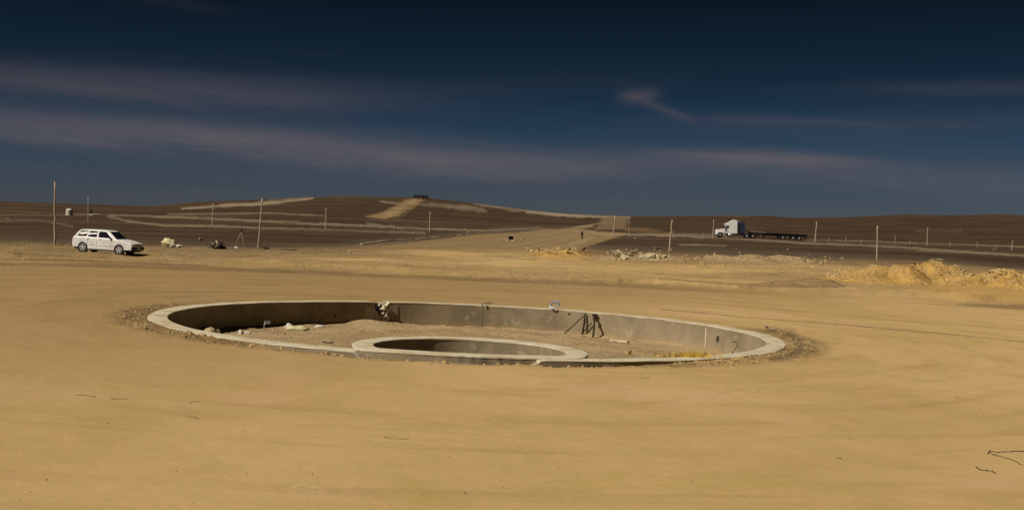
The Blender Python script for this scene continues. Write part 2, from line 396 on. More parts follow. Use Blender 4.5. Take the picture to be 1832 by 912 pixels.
# ------------------------------------------------------------------ ground sheet
cols = np.concatenate([np.linspace(-math.pi, -R(27), 90)[:-1], np.linspace(-R(27), R(27), 1000), np.linspace(R(27), math.pi, 90)[1:-1]])
rows = np.concatenate([np.geomspace(1.0, 8, 26)[:-1], np.linspace(8, 17, 70)[:-1], np.linspace(17, 37, 170)[:-1], np.linspace(37, 100, 190)[:-1],
                       np.geomspace(100, 1000, 230)[:-1], np.geomspace(1000, 9000, 22)])
NC, NR = len(cols), len(rows)
A, RR = np.meshgrid(cols, rows); gx = (RR * np.sin(A)).ravel(); gy = (RR * np.cos(A)).ravel()
gzv = height(gx, gy)
V = np.empty((NC * NR + 1, 3)); V[:-1, 0] = gx; V[:-1, 1] = gy; V[:-1, 2] = gzv; V[-1] = (0, 0, gz(0, 0))
i0 = (np.arange(NR - 1)[:, None] * NC + np.arange(NC)[None, :]); i1 = (np.arange(NR - 1)[:, None] * NC + (np.arange(NC)[None, :] + 1) % NC)
Q = np.stack([i0, i0 + NC, i1 + NC, i1], -1).reshape(-1, 4)
cxq = V[Q, 0].mean(1); cyq = V[Q, 1].mean(1)
keep = np.hypot(cxq - BX, cyq - BY) > BR - .13
Q = Q[keep][:, ::-1]
fan = np.stack([np.full(NC, NC * NR), (np.arange(NC) + 1) % NC, np.arange(NC)], -1)
loops = np.concatenate([Q.ravel(), fan.ravel()]).astype(np.int32)
starts = np.concatenate([np.arange(len(Q)) * 4, len(Q) * 4 + np.arange(NC) * 3]).astype(np.int32)
me = bpy.data.meshes.new('ground'); me.vertices.add(len(V)); me.vertices.foreach_set('co', V.ravel().astype(np.float32))
me.loops.add(len(loops)); me.loops.foreach_set('vertex_index', loops)
me.polygons.add(len(starts)); me.polygons.foreach_set('loop_start', starts)
me.update(calc_edges=True)
me.polygons.foreach_set('use_smooth', [True] * len(me.polygons))

# which soil lies where: outlines read off the photograph and carried to each ground point
rel = V - np.array([0, 0, CAMH]); zf = rel @ np.array(FW); zf = np.where(zf < .5, .5, zf)
pu = 916 + FPX * (rel @ np.array(RX)) / zf; pv = 456 - FPX * (rel @ np.array(UP)) / zf
front = (rel @ np.array(FW)) > .5
rr = np.hypot(V[:, 0], V[:, 1])
jit = 6 * fbm(pu / 60, rr * 0.02, 3, 91) + 3 * fbm(V[:, 0] / 3, V[:, 1] / 3, 3, 92)
def curve(pts): return np.interp(pu, [p[0] for p in pts], [p[1] for p in pts])
def stroke(pts, wid, amt=1.0, rough=.6):
    """soft band along a polyline; wid in photo pixels at each point"""
    res = np.zeros(len(V)); wid = wid if hasattr(wid, '__len__') else [wid] * len(pts)
    for (a, b, wa, wb) in zip(pts[:-1], pts[1:], wid[:-1], wid[1:]):
        mw = max(wa, wb) * 3 + 2
        k = np.where(front & (pu > min(a[0], b[0]) - mw) & (pu < max(a[0], b[0]) + mw) & (pv > min(a[1], b[1]) - mw) & (pv < max(a[1], b[1]) + mw))[0]
        if not len(k): continue
        dx, dy = b[0] - a[0], b[1] - a[1]; L = dx * dx + dy * dy
        t = np.clip(((pu[k] - a[0]) * dx + (pv[k] - a[1]) * dy) / L, 0, 1)
        d = np.hypot(pu[k] - a[0] - t * dx, pv[k] - a[1] - t * dy); ww = wa + (wb - wa) * t
        ww = ww * (1 + rough * 2 * fbm(pu[k] / 9, pv[k] / 3, 2, 17))
        res[k] = np.maximum(res[k], 1 - sst(d, ww * .3, ww * 1.5 + .3))
    br = np.clip(.75 + 1.2 * fbm(V[:, 0] / 11, V[:, 1] / 26, 3, 61), .08, 1.0)
    return res * amt * np.where(rr > 80, br, 1)
def polym(pts): return (polym1(pts, 0) + polym1(pts, 1) + polym1(pts, 2) + polym1(pts, 3)) / 4
def polym1(pts, sd):
    inside = np.zeros(len(V), bool); n = len(pts)
    k = np.where(front & (rr > 30))[0]; j2 = 16 * fbm(V[k, 0] / 6, V[k, 1] / 18, 3, 97 + 7 * sd) + (sd - 1.5) * 1.6; x, y = pu[k] + jit[k] * .25 + j2, pv[k] + jit[k] * .12 + j2 * .08
    c = np.zeros(len(k), bool)
    for i in range(n):
        (x1, y1), (x2, y2) = pts[i], pts[(i + 1) % n]
        if y1 == y2: continue
        c ^= ((y1 > y) != (y2 > y)) & (x < (x2 - x1) * (y - y1) / (y2 - y1) + x1)
    inside[k] = c; return inside.astype(float)
edge = curve([(-600, 425), (0, 431), (130, 436), (290, 441), (480, 445), (600, 442), (660, 437), (760, 429), (850, 419.5), (960, 417), (1034, 416), (1041, 444), (1100, 448), (1200, 452), (1330, 456), (1460, 460), (1600, 466), (1700, 471), (1832, 484), (2300, 500)])
tan = .42 * sst(pv + jit * .6, edge - 3, edge + 3) + .58 * sst(pv + jit * 1.2, edge - 2, edge + 30)
tan = np.where(front & (rr > 3), tan, 1.0); tan = np.where(~front & (rr > 110), 0, tan); tan = np.where(rr < 45, 1, tan) * (1 - .45 * sst(rr, 82, 125))
# road wedge that runs up to the saddle in the middle
tan = np.maximum(tan, .62 * polym([(850, 420), (960, 414), (1030, 408), (1075, 414), (1125, 417), (1112, 422), (1085, 429), (1046, 444), (1000, 446), (660, 443), (760, 431)]))
tan = np.maximum(tan, stroke([(940, 422), (1020, 412), (1060, 404)], [6, 4, 2], .7))
# slope of freshly cut earth on the hill, quarry cut, tan patches
slope = polym([(652, 388), (690, 392), (712, 386), (738, 372), (757, 358), (752, 355), (725, 357), (710, 366), (688, 378)])
quarry = polym([(1062, 411), (1074, 397), (1080, 388), (1126, 387), (1121, 402), (1116, 410)])
brk = np.clip(.8 + 1.3 * fbm(V[:, 0] / 5, V[:, 1] / 22, 3, 62), .2, 1.1)
tan = np.maximum(tan, np.maximum(slope * .62 * brk, quarry * .22))
pale = quarry * .30 * brk
yel = slope * .12
for pts, wd, am in [
    ([(325, 373), (400, 368), (480, 363), (560, 355)], [1.2, 3, 3.4, 1.4], .95),
    ([(480, 358), (560, 351)], [1, 1], .6),
    ([(680, 360), (700, 363), (720, 364)], [1, 2, 1], .7),
    ([(755, 366), (800, 368), (850, 373), (868, 378)], [2, 4.5, 5, 3], .55),
    ([(770, 364), (830, 369)], [1.5, 2], .5),
    ([(850, 364), (900, 370), (960, 379), (1020, 385), (1125, 388)], [3, 4.2, 4.6, 3.6, 1.6], 1.0),
    ([(300, 383), (420, 382), (480, 381), (580, 386)], 1.1, .5),
    ([(690, 386), (715, 374), (742, 358)], [1, 2.5, 3], .5), ([(668, 388), (700, 378), (728, 362)], [1, 1.6, 1.4], .4),
    ([(880, 446), (960, 432), (1040, 418)], [1, 1, .8], .6), ([(860, 455), (980, 436), (1050, 420)], [1, 1.4, 1], .5), ([(760, 440), (880, 430), (1000, 416)], [1, 1, 1], .5),
    ([(900, 460), (1000, 441), (1055, 424)], [1.4, 1.2, .8], .5), ([(930, 415), (1000, 411), (1065, 401), (1085, 396)], [1, 1.5, 1.2, .8], .6),
    ([(200, 384), (290, 388), (380, 391), (480, 396), (600, 402), (700, 406), (760, 409), (900, 413)], [1, 2, 2, 2, 2.4, 2.4, 2, 1], .62),
    ([(0, 384), (60, 385), (120, 385), (180, 383)], 1.0, .35),
    ([(0, 396), (60, 394), (100, 399), (130, 405)], [2, 1, 2, 2], .28),
    ([(195, 387), (230, 396), (290, 403), (400, 405), (480, 409), (600, 412), (760, 417)], [3, 2, 2, 2, 2.4, 2, 2], .55),
    ([(655, 398), (690, 405), (720, 409)], [1, 1, 1], .6),
    ([(860, 413), (960, 408), (1040, 413), (1080, 419), (1200, 421), (1290, 425), (1440, 435), (1600, 441), (1832, 458)], [2, 2, 2.2, 2.6, 2.4, 2.2, 2, 2, 1.6], .6),
    ([(1120, 419), (1200, 418), (1300, 420)], 1.0, .6),
    ([(1440, 429), (1550, 431), (1660, 435), (1832, 441)], [.9, .9, .8, .8], .75),
    ([(1215, 438), (1250, 438), (1300, 440)], [1, 1.4, .7], .8),
    ([(1020, 438), (1045, 431), (1060, 424)], [4, 3, 2], .75),
    ([(1640, 448), (1740, 452), (1832, 456)], .8, .4),
    ([(1550, 385), (1620, 382), (1700, 384)], .8, .2),
    ([(1640, 412), (1720, 413)], [3, 2], .15)]:
    pale = np.maximum(pale, stroke(pts, wd, am))
ed2 = sst(pv, edge - 14, edge + 5)
pale = np.maximum(pale, np.where(rr > 55, .25 * ed2 * (1 - tan), 0))
tan = np.maximum(tan, stroke([(1120, 410), (1160, 414), (1200, 420)], [3, 6, 3], .35))
# yellow earth on the right
yel = np.maximum(yel, .8 * stroke([(1530, 488), (1600, 492), (1660, 500), (1832, 520)], [12, 14, 22, 26], 1))
yel = np.maximum(yel, .35 * stroke([(980, 450), (1060, 455)], [10, 8], 1))
l1 = curve(L1)
wide = 60 * fbm(V[:, 0] / 6, V[:, 1] / 9, 3, 95)
road_dimming = np.where(front, sst(pv + jit * .5, l1 - 1, l1 + 2) * (.12 + .88 * sst(pv + wide, 560 + 250 * sst(pu, 1500, 100), 500)), 0)  # road tone plus darkening towards back and left, painted into soil colour
road_dimming = road_dimming * (0.45 + .55 * sst(pu, 2000, 500)) * np.where(rr < 9, 0, 1) + np.where(front & (pv < l1), .42 * (.45 + .55 * sst(pv, 480, 425)) * sst(pu, 1900, 700), 0)
road_dimming = np.maximum(road_dimming, np.where(front & (rr > 90), .85, 0))
dark = np.maximum(quarry * .5 * np.clip(.3 + 2.5 * fbm(pu / 5, V[:, 1] / 60, 3, 33), 0, 1), stroke([(0, 464), (120, 465), (200, 468), (280, 472), (370, 475)], [1, 1.5, 1, 1.6, 1], .7))
for pts, wd, am in [([(1180, 498), (1260, 504), (1330, 510), (1400, 511), (1500, 512)], [1.5, 1.8, 2, 2, 1.2], .7),
                    ([(1400, 508), (1450, 502), (1490, 508)], [2, 3.5, 2], .55),
                    ([(1715, 545), (1770, 546), (1840, 549)], [1.5, 3, 4], .6),
                    ([(860, 498), (1000, 501), (1130, 503)], .8, .5),
                    ([(540, 451), (640, 449), (690, 450)], [1, 1.8, 1], .6),
                    ([(705, 392), (722, 384), (740, 372), (756, 360)], [1.2, 1.4, 1.4, 1], .8), ([(660, 392), (700, 394), (720, 394)], [.8, 1, .8], .5),
                    ([(700, 438), (800, 430), (870, 426)], .8, .5), ([(790, 443), (850, 436), (900, 436)], [.7, 1, .6], .5), ([(850, 449), (940, 440), (1000, 428)], .8, .5),
                    ([(820, 460), (900, 459), (960, 465)], .9, .45), ([(690, 462), (800, 467), (880, 466)], .8, .4), ([(1120, 468), (1250, 470), (1400, 474)], 1.0, .4),
                    ([(1140, 486), (1200, 492), (1290, 497)], .9, .45), ([(300, 455), (420, 459), (520, 455)], .9, .4), ([(0, 452), (90, 456), (200, 461)], [1, 1.3, 1], .5),
                    ([(1440, 431.5), (1550, 434), (1660, 437.5), (1832, 443.5)], .8, .6), ([(1650, 446), (1740, 450), (1832, 454)], .8, .5),
                    ([(850, 410), (930, 405), (1000, 408)], [1, 1.5, 1], .3), ([(0, 386), (50, 381), (70, 382)], [1, 1, 2], .5)]:
    dark = np.maximum(dark, stroke(pts, wd, am))
# long wheel rut right of the basin, hairline cracks in the foreground
for pts, am in [([(1180, 553), (1260, 560), (1340, 568), (1440, 575), (1560, 585), (1680, 596), (1832, 611)], .65), ([(100, 530), (250, 521), (420, 523), (640, 530)], .35), ([(150, 545), (280, 532), (500, 527), (760, 533)], .25),
                ([(1230, 540), (1420, 556), (1620, 574), (1832, 590)], .3), ([(330, 522), (420, 522)], .5), ([(620, 515), (900, 520), (1180, 530), (1400, 545)], .25), ([(1500, 640), (1380, 690), (1150, 722), (900, 730)], .18)]:
    dark = np.maximum(dark, stroke(pts, 1.0, am, .9))
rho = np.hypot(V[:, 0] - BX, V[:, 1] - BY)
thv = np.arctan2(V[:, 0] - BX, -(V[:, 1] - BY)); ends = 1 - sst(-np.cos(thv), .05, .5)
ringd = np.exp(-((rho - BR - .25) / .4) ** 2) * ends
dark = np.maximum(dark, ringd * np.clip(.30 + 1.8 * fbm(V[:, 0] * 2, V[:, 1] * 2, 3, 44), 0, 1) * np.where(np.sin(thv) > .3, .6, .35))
# dark crescent at the basin's right end
dark = np.maximum(dark, stroke([(1375, 588), (1415, 598), (1432, 618), (1420, 634), (1380, 640)], [5, 9, 9, 8, 4], .75))
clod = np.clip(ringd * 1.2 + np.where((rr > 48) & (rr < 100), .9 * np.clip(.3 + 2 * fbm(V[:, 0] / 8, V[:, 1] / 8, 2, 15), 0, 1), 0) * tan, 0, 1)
def fcol(name, r, g, b):
    a = me.color_attributes.new(name, 'FLOAT_COLOR', 'POINT'); d = np.ones((len(V), 4), np.float32)
    d[:, 0] = np.clip(r, 0, 1); d[:, 1] = np.clip(g, 0, 1); d[:, 2] = np.clip(b, 0, 1); a.data.foreach_set('color', d.ravel())
fcol('soil', tan, pale, yel); fcol('soil_and_dimming', road_dimming, dark, clod)
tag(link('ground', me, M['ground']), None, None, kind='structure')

# ------------------------------------------------------------------ fountain basin
TH = 0.0
basin = thing('fountain_basin', (BX, BY, 0), 'large round unfinished concrete fountain basin sunk in the bare dirt', 'fountain basin', rot=(0, TILT, 0))
RI = BR - .40; DEPTH = .59
def loc_basin(p): return basin_inv @ p
basin_m = Matrix.Translation((BX, BY, 0)) @ Matrix.Rotation(TILT, 4, 'Y'); basin_inv = basin_m.inverted()
def on_plane(u, v, h):
    """photo pixel -> basin-local point on the level h (local)"""
    o = basin_inv @ Vector((0, 0, CAMH)); d = basin_inv.to_3x3() @ uvdir(u, v); t = (h - o.z) / d.z; return o + d * t
def on_wall(u, v):
    o = basin_inv @ Vector((0, 0, CAMH)); d = basin_inv.to_3x3() @ uvdir(u, v)
    a = d.x ** 2 + d.y ** 2; b = 2 * (o.x * d.x + o.y * d.y); c = o.x ** 2 + o.y ** 2 - RI ** 2
    t = (-b + math.sqrt(max(0, b * b - 4 * a * c))) / (2 * a); return o + d * t
hb = on_wall(681, 550); HB = math.atan2(hb.y, hb.x)                 # where the wall is broken
jn = [on_wall(u, 570) for u in (710, 862, 1264)]; JN = [math.atan2(p.y, p.x) for p in jn]
def nz(x, y, z=0, s=1): return mnoise.noise(Vector((x * s, y * s, z * s)))
def ring_wall(name, ro, ri, z0, z1, material, ry=1.0, n=420, notch=None, wob=.022, c=(0, 0), ryi=None):
    """a ring of masonry; ry squeezes it to an oval"""
    bm = bmesh.new(); rows_ = []
    ryi = ryi or ry
    for k in range(n):
        t = 2 * math.pi * k / n; ct, st = math.cos(t), math.sin(t)
        nd = abs((t - (notch or 0) + math.pi) % (2 * math.pi) - math.pi) if notch is not None else 9
        lo = max(0, 1 - nd / .028) if nd < .028 else 0
        o_ = wob * (nz(ct * 3, st * 3, 1) + .5 * nz(ct * 14, st * 14, 4)); i_ = wob * .6 * nz(ct * 3, st * 3, 7)
        zz = z1 - (.24 * (lo ** .4) if lo else 0) + wob * .5 * nz(ct * 9, st * 9, 3)
        cut = sst(ro * ct, -1.75, -1.45) * (1 - sst(ro * ct, 1.25, 1.45)) * (1 if st < 0 else 0)
        if cut > 0: zz -= float(cut) * (.10 if name == 'wall' else .2) + .02 * nz(ct * 20, 1, 2) * float(cut)
        if name == 'rim': z0 = zz - .025
        prof = [(ro + o_, ry, z0), (ro + o_ * 1.6, ry, zz - .006), (ro + o_ * 1.6 - .01, ry, zz), ((ro + ri) / 2, ry, zz + .004), (ri + i_ + .006, ryi, zz), (ri + i_, ryi, zz - .006), (ri + i_ + (.05 * lo), ryi, (z0 + zz) / 2), (ri + i_, ryi, z0)]
        rows_.append([bm.verts.new((c[0] + r_ * ct, c[1] + r_ * sq * st, z_)) for r_, sq, z_ in prof])
    for k in range(n):
        a, b = rows_[k], rows_[(k + 1) % n]
        for j in range(len(a)): bm.faces.new((a[j], b[j], b[(j + 1) % len(a)], a[(j + 1) % len(a)]))
    return obj(name, bm, material, basin, False)
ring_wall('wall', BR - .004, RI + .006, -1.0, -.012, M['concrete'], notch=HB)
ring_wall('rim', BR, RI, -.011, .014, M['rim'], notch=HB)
# dirt floor of the basin, an uneven sheet heaped against the broken wall
EX, EY, RO_B, RI_B, CO, CI = .20, -5.38, 2.09, 1.71, 6.62, 6.22
bm = bmesh.new(); NRf, NA = 70, 220; rings = []
heap = on_wall(662, 560); heap_a = math.atan2(heap.y, heap.x)
def floor_h(x, y):
    r_ = math.hypot(x, y); ta = math.atan2(y, x); da = (ta - heap_a + math.pi) % (2 * math.pi) - math.pi
    h = -DEPTH + .035 * nz(x * .9, y * .9, 2) + .02 * nz(x * 4, y * 4, 5) + .01 * nz(x * 11, y * 11, 5)
    h += .10 * math.exp(-(da / .10) ** 2) * math.exp(-((r_ - RI) / .6) ** 2) * (1 + .5 * nz(x * 3, y * 3, 3))
    h += .05 * math.exp(-((r_ - RI) / .25) ** 2) * (.5 + nz(x * 3, y * 3, 9))
    return h
for j in range(NRf + 1):
    r_ = (RI + .1) * (j / NRf) ** .75; rings.append([bm.verts.new((r_ * math.cos(2 * math.pi * k / NA), r_ * math.sin(2 * math.pi * k / NA), floor_h(r_ * math.cos(2 * math.pi * k / NA), r_ * math.sin(2 * math.pi * k / NA)))) for k in range(NA)])
for j in range(NRf):
    for k in range(NA):
        q = (rings[j][k], rings[j][(k + 1) % NA], rings[j + 1][(k + 1) % NA], rings[j + 1][k])
        if len({v.co.to_tuple(5) for v in q}) < 4: continue
        mx = sum(v.co.x for v in q) / 4; my = sum(v.co.y for v in q) / 4
        if math.hypot(mx - EX, my - EY) < 1.9: continue
        bm.faces.new(q)
fm = bpy.data.materials.new('basin_dirt'); fm.use_nodes = True; t = NT(fm.node_tree); b = t.n['Principled BSDF']
v = t.node('ShaderNodeTexCoord').outputs['Object']; nA = t.noise(v, .7, 5, .6, .4); nB = t.noise(v, 3, 5, .65, .5); nC = t.noise(v, 14, 5, .7); nD = t.noise(v, 40, 3, .7)
c_ = t.mix(t.rng(nA, .35, .65), (.31, .215, .112, 1), (.42, .30, .160, 1)); c_ = t.mix(t.rng(nB, .5, .72, 0, .6), c_, (.22, .15, .09, 1))
c_ = t.mix(t.rng(nC, .54, .72, 0, .5), c_, (.16, .11, .06, 1)); c_ = t.mix(t.rng(nD, .62, .75, 0, .5), c_, (.44, .34, .21, 1))
t.l.new(c_, b.inputs['Base Color']); b.inputs['Roughness'].default_value = .95; b.inputs['Specular IOR Level'].default_value = .1
bn = t.node('ShaderNodeBump'); bn.inputs['Strength'].default_value = .8; bn.inputs['Distance'].default_value = .11; t.l.new(t.m('ADD', nB, t.m('MULTIPLY', nC, .6)), bn.inputs['Height']); t.l.new(bn.outputs[0], b.inputs['Normal'])
M['basin_dirt'] = fm
obj('dirt_floor', bm, fm, basin, True)
# plaster rubble and the dark hollow at the break
def rock_mesh(seed, npt=12, sq=(1, 1, .7)):
    rd = random.Random(seed); bm = bmesh.new()
    for i in range(npt):
        d = Vector((rd.gauss(0, 1), rd.gauss(0, 1), rd.gauss(0, 1))).normalized() * rd.uniform(.72, 1)
        bm.verts.new((d.x * .5 * sq[0], d.y * .5 * sq[1], d.z * .5 * sq[2]))
    r_ = bmesh.ops.convex_hull(bm, input=bm.verts)
    bmesh.ops.delete(bm, geom=[g_ for g_ in r_['geom_interior'] if isinstance(g_, bmesh.types.BMVert)], context='VERTS')
    bmesh.ops.recalc_face_normals(bm, faces=bm.faces)
    me_ = bpy.data.meshes.new('rock'); bm.to_mesh(me_); bm.free(); return me_
ROCKS = [rock_mesh(i, 11 + i % 5, (1, .8, .6 + .1 * (i % 3))) for i in range(10)]
SLABS = [rock_mesh(40 + i, 12, (1, .75, .28)) for i in range(8)]
def rockobj(name, meshes, material, loc, size, parent=None, tilt=.5, rd=random):
    src = rd.choice(meshes); key = src.name + '_' + material.name
    me_ = bpy.data.meshes.get(key)
    if me_ is None: me_ = src.copy(); me_.name = key; me_.materials.append(material)
    o = bpy.data.objects.new(name, me_); col.objects.link(o); o.location = loc
    o.scale = [size * rd.uniform(.8, 1.2) for _ in range(3)] if not hasattr(size, '__len__') else size
    o.rotation_euler = (rd.uniform(-tilt, tilt), rd.uniform(-tilt, tilt), rd.uniform(0, 6.28))
    if parent: o.parent = parent
    return o
rd = random.Random(5)
for i, (u, v_, s_) in enumerate([(684, 544, .15), (689, 548, .13), (686, 553, .16), (691, 557, .12), (684, 560, .14), (688, 564, .13), (690, 552, .1), (679, 543, .12), (687, 541, .14), (676, 546, .08)]):
    p = on_wall(u, v_); rockobj('plaster_chunk', ROCKS, M['plaster'], p * Vector((1, 1, 0)) * .995 + Vector((0, 0, p.z)) if False else Vector((p.x * .992, p.y * .992, p.z)), s_, basin, 1, rd)
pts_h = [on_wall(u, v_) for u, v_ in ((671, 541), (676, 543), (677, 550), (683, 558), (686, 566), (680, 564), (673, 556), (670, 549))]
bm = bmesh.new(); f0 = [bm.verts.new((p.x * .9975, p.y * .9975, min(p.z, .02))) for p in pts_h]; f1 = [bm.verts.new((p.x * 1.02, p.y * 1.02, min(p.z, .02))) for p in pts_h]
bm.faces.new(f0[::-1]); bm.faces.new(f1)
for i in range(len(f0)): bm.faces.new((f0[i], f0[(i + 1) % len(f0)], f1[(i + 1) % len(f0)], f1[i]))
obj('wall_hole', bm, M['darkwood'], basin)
# small knocked-out hole further right, and the pipe hole on the left
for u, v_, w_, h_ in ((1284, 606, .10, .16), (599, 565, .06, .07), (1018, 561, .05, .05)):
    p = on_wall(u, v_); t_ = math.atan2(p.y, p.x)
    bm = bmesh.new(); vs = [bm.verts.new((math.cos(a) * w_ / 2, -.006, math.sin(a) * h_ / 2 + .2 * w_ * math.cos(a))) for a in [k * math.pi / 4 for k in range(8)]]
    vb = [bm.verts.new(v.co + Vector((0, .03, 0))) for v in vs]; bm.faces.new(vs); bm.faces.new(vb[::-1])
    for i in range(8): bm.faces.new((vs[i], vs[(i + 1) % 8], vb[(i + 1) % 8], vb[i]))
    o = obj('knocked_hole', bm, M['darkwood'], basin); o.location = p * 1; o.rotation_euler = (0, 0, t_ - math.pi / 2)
# formwork joints: thin cement fillets
for j, a in enumerate(JN):
    mt_ = M['rim'] if j == 2 else M['concrete']
    bm = bbox((0, 0, 0), (.05 if j == 2 else .03, .03, DEPTH - .12), None, .002); o = obj('joint_fillet', bm, mt_, basin); rr_ = RI + .010
    o.location = (rr_ * math.cos(a), rr_ * math.sin(a), -.05 - (DEPTH - .1) / 2); o.rotation_euler = (0, 0, a - math.pi / 2)

# inner bowl by the front edge
bowl = thing('fountain_bowl', (BX, BY, 0), 'small oval concrete bowl inside the large basin, against its front edge', 'fountain bowl', rot=(0, TILT, 0))
def bowl_r(t, rad, clip):
    """radius of the bowl's outline, a circle cut off by the curve of the big front wall"""
    dx, dy = math.cos(t), math.sin(t); b = EX * dx + EY * dy; c = EX * EX + EY * EY - clip * clip
    q = -b + math.sqrt(b * b - c)
    return -math.log(math.exp(-rad * 14) + math.exp(-q * 14)) / 14
def bowl_ring(name, z0, z1, material, shrink=0., n=260, wob=.012):
    bm = bmesh.new(); rs = []
    for k in range(n):
        t = 2 * math.pi * k / n; ct, st = math.cos(t), math.sin(t); w1 = wob * (nz(ct * 3, st * 3, 1) + nz(ct * 12, st * 12, 3)); w2 = wob * nz(ct * 2, st * 2, 8)
        ro = bowl_r(t, RO_B, CO) - shrink + w1; ri = bowl_r(t, RI_B, CI) + shrink + w2
        zz = z1 + wob * .4 * nz(ct * 6, st * 6, 5)
        pr = [(ro, z0), (ro, zz - .012), (ro - .012, zz), (ri + .008, zz), (ri, zz - .008), (ri, z0)]
        rs.append([bm.verts.new((EX + a_ * ct, EY + a_ * st, z_)) for a_, z_ in pr])
    for k in range(n):
        a, b = rs[k], rs[(k + 1) % n]
        for j in range(6): bm.faces.new((a[j], b[j], b[(j + 1) % 6], a[(j + 1) % 6]))
    return obj(name, bm, material, bowl, False)
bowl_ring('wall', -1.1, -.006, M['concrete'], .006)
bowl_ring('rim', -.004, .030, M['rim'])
bm = bmesh.new(); vs = [bm.verts.new((EX + (bowl_r(t, RI_B, CI) + .05) * math.cos(t), EY + (bowl_r(t, RI_B, CI) + .05) * math.sin(t), -.9)) for t in [k * math.pi / 30 for k in range(60)]]; bm.faces.new(vs)
obj('floor', bm, M['concrete'], bowl)

# ------------------------------------------------------------------ clods and rubble round the basin (uncountable)
def scatter(name, pts, material, kind='stuff', flat=.6, seed=1, parent=None, label=None, cat=None):
    """many tiny angular lumps joined in one mesh: pts = (x, y, z, size)"""
    rd = random.Random(seed); vs = []; fs = []
    for (x, y, z, s) in pts:
        b0 = len(vs); a = rd.uniform(0, 6.28); ca, sa = math.cos(a), math.sin(a); e = rd.uniform(.6, 1.5)
        for (px, py, pz) in ((1, 0, 0), (.2, .9, .05), (-.9, .3, 0), (-.4, -.9, 0), (.6, -.7, .05), (.3, .2, 1), (-.4, .1, .8)):
            px *= s * .5 * e * rd.uniform(.8, 1.2); py *= s * .5 * rd.uniform(.8, 1.2); pz *= s * flat * rd.uniform(.7, 1.2)
            vs.append((x + px * ca - py * sa, y + px * sa + py * ca, z + pz - s * .12))
        fs += [tuple(b0 + i for i in f) for f in ((0, 1, 5), (1, 6, 5), (1, 2, 6), (2, 3, 6), (3, 5, 6), (3, 4, 5), (4, 0, 5))]
    me_ = bpy.data.meshes.new(name); me_.from_pydata(vs, [], fs); o = link(name, me_, material, parent)
    return tag(o, label, cat, kind=kind)
rd = random.Random(3); pts = []
for i in range(9000):
    th = rd.uniform(-math.pi, math.pi); fw = abs(th + math.pi / 2)
    wgt = .25 + .75 * max(0, -math.sin(th)) + (.3 if abs(th) < .5 or abs(th) > 2.6 else 0)
    if math.sin(th) > .25: wgt = .012
    clump = .5 + 1.1 * nz(math.cos(th) * 5, math.sin(th) * 5, 2)
    if math.cos(th) < -.3: wgt *= .45
    elif math.sin(th) > -.6: wgt *= .35
    big = 1.7 if math.sin(th) < -.55 else 1.0
    if rd.random() > wgt * clump * 1.2: continue
    rad = BR + .08 + abs(rd.gauss(0, .24)) + .05; x = BX + rad * math.cos(th); y = BY + rad * math.sin(th)
    pts.append((x, y, gz(x, y), min(.11, (rd.expovariate(1 / .018) + .010) * big)))
scatter('dirt_clods', pts, M['clod'], seed=4, label='loose dirt clods heaped along the outside of the round basin', cat='dirt clods')
pts = []
for i in range(2200):                                                 # pebbles in the foreground
    y = 9 + 36 * rd.random() ** 1.6; x = rd.uniform(-.5, .5) * y
    if math.hypot(x - BX, y - BY) < BR + .2: continue
    pts.append((x, y, gz(x, y), min(.045, rd.expovariate(1 / .006) + .004)))
scatter('pebbles', pts, M['clod'], seed=5, label='scattered pebbles on the bare graded dirt', cat='pebbles')
pts = []
for i in range(6000):                                                # rough ground behind
    a = rd.uniform(-R(24), R(24)); r_ = rd.uniform(52, 88); x = r_ * math.sin(a); y = r_ * math.cos(a)
    if nz(x / 5, y / 5, 3) < -.05: continue
    pts.append((x, y, gz(x, y), min(.16, rd.expovariate(1 / .022) + .025)))
scatter('dirt_clods', pts, M['clod'], seed=6, label='broken dirt clods over the rough bank behind the graded pad', cat='dirt clods')
pts = []
for i in range(420):
    a = rd.uniform(0, 6.28); r_ = RI * math.sqrt(rd.random()); x, y = r_ * math.cos(a), r_ * math.sin(a)
    if math.hypot(x - EX, y - EY) < 2.2 or r_ > RI - .05: continue
    if nz(x, y, 6) < -.05: continue
    pts.append((x, y, floor_h(x, y), min(.12, rd.expovariate(1 / .025) + .015)))
scatter('floor_rubble', pts, M['clod'], seed=7, parent=basin)

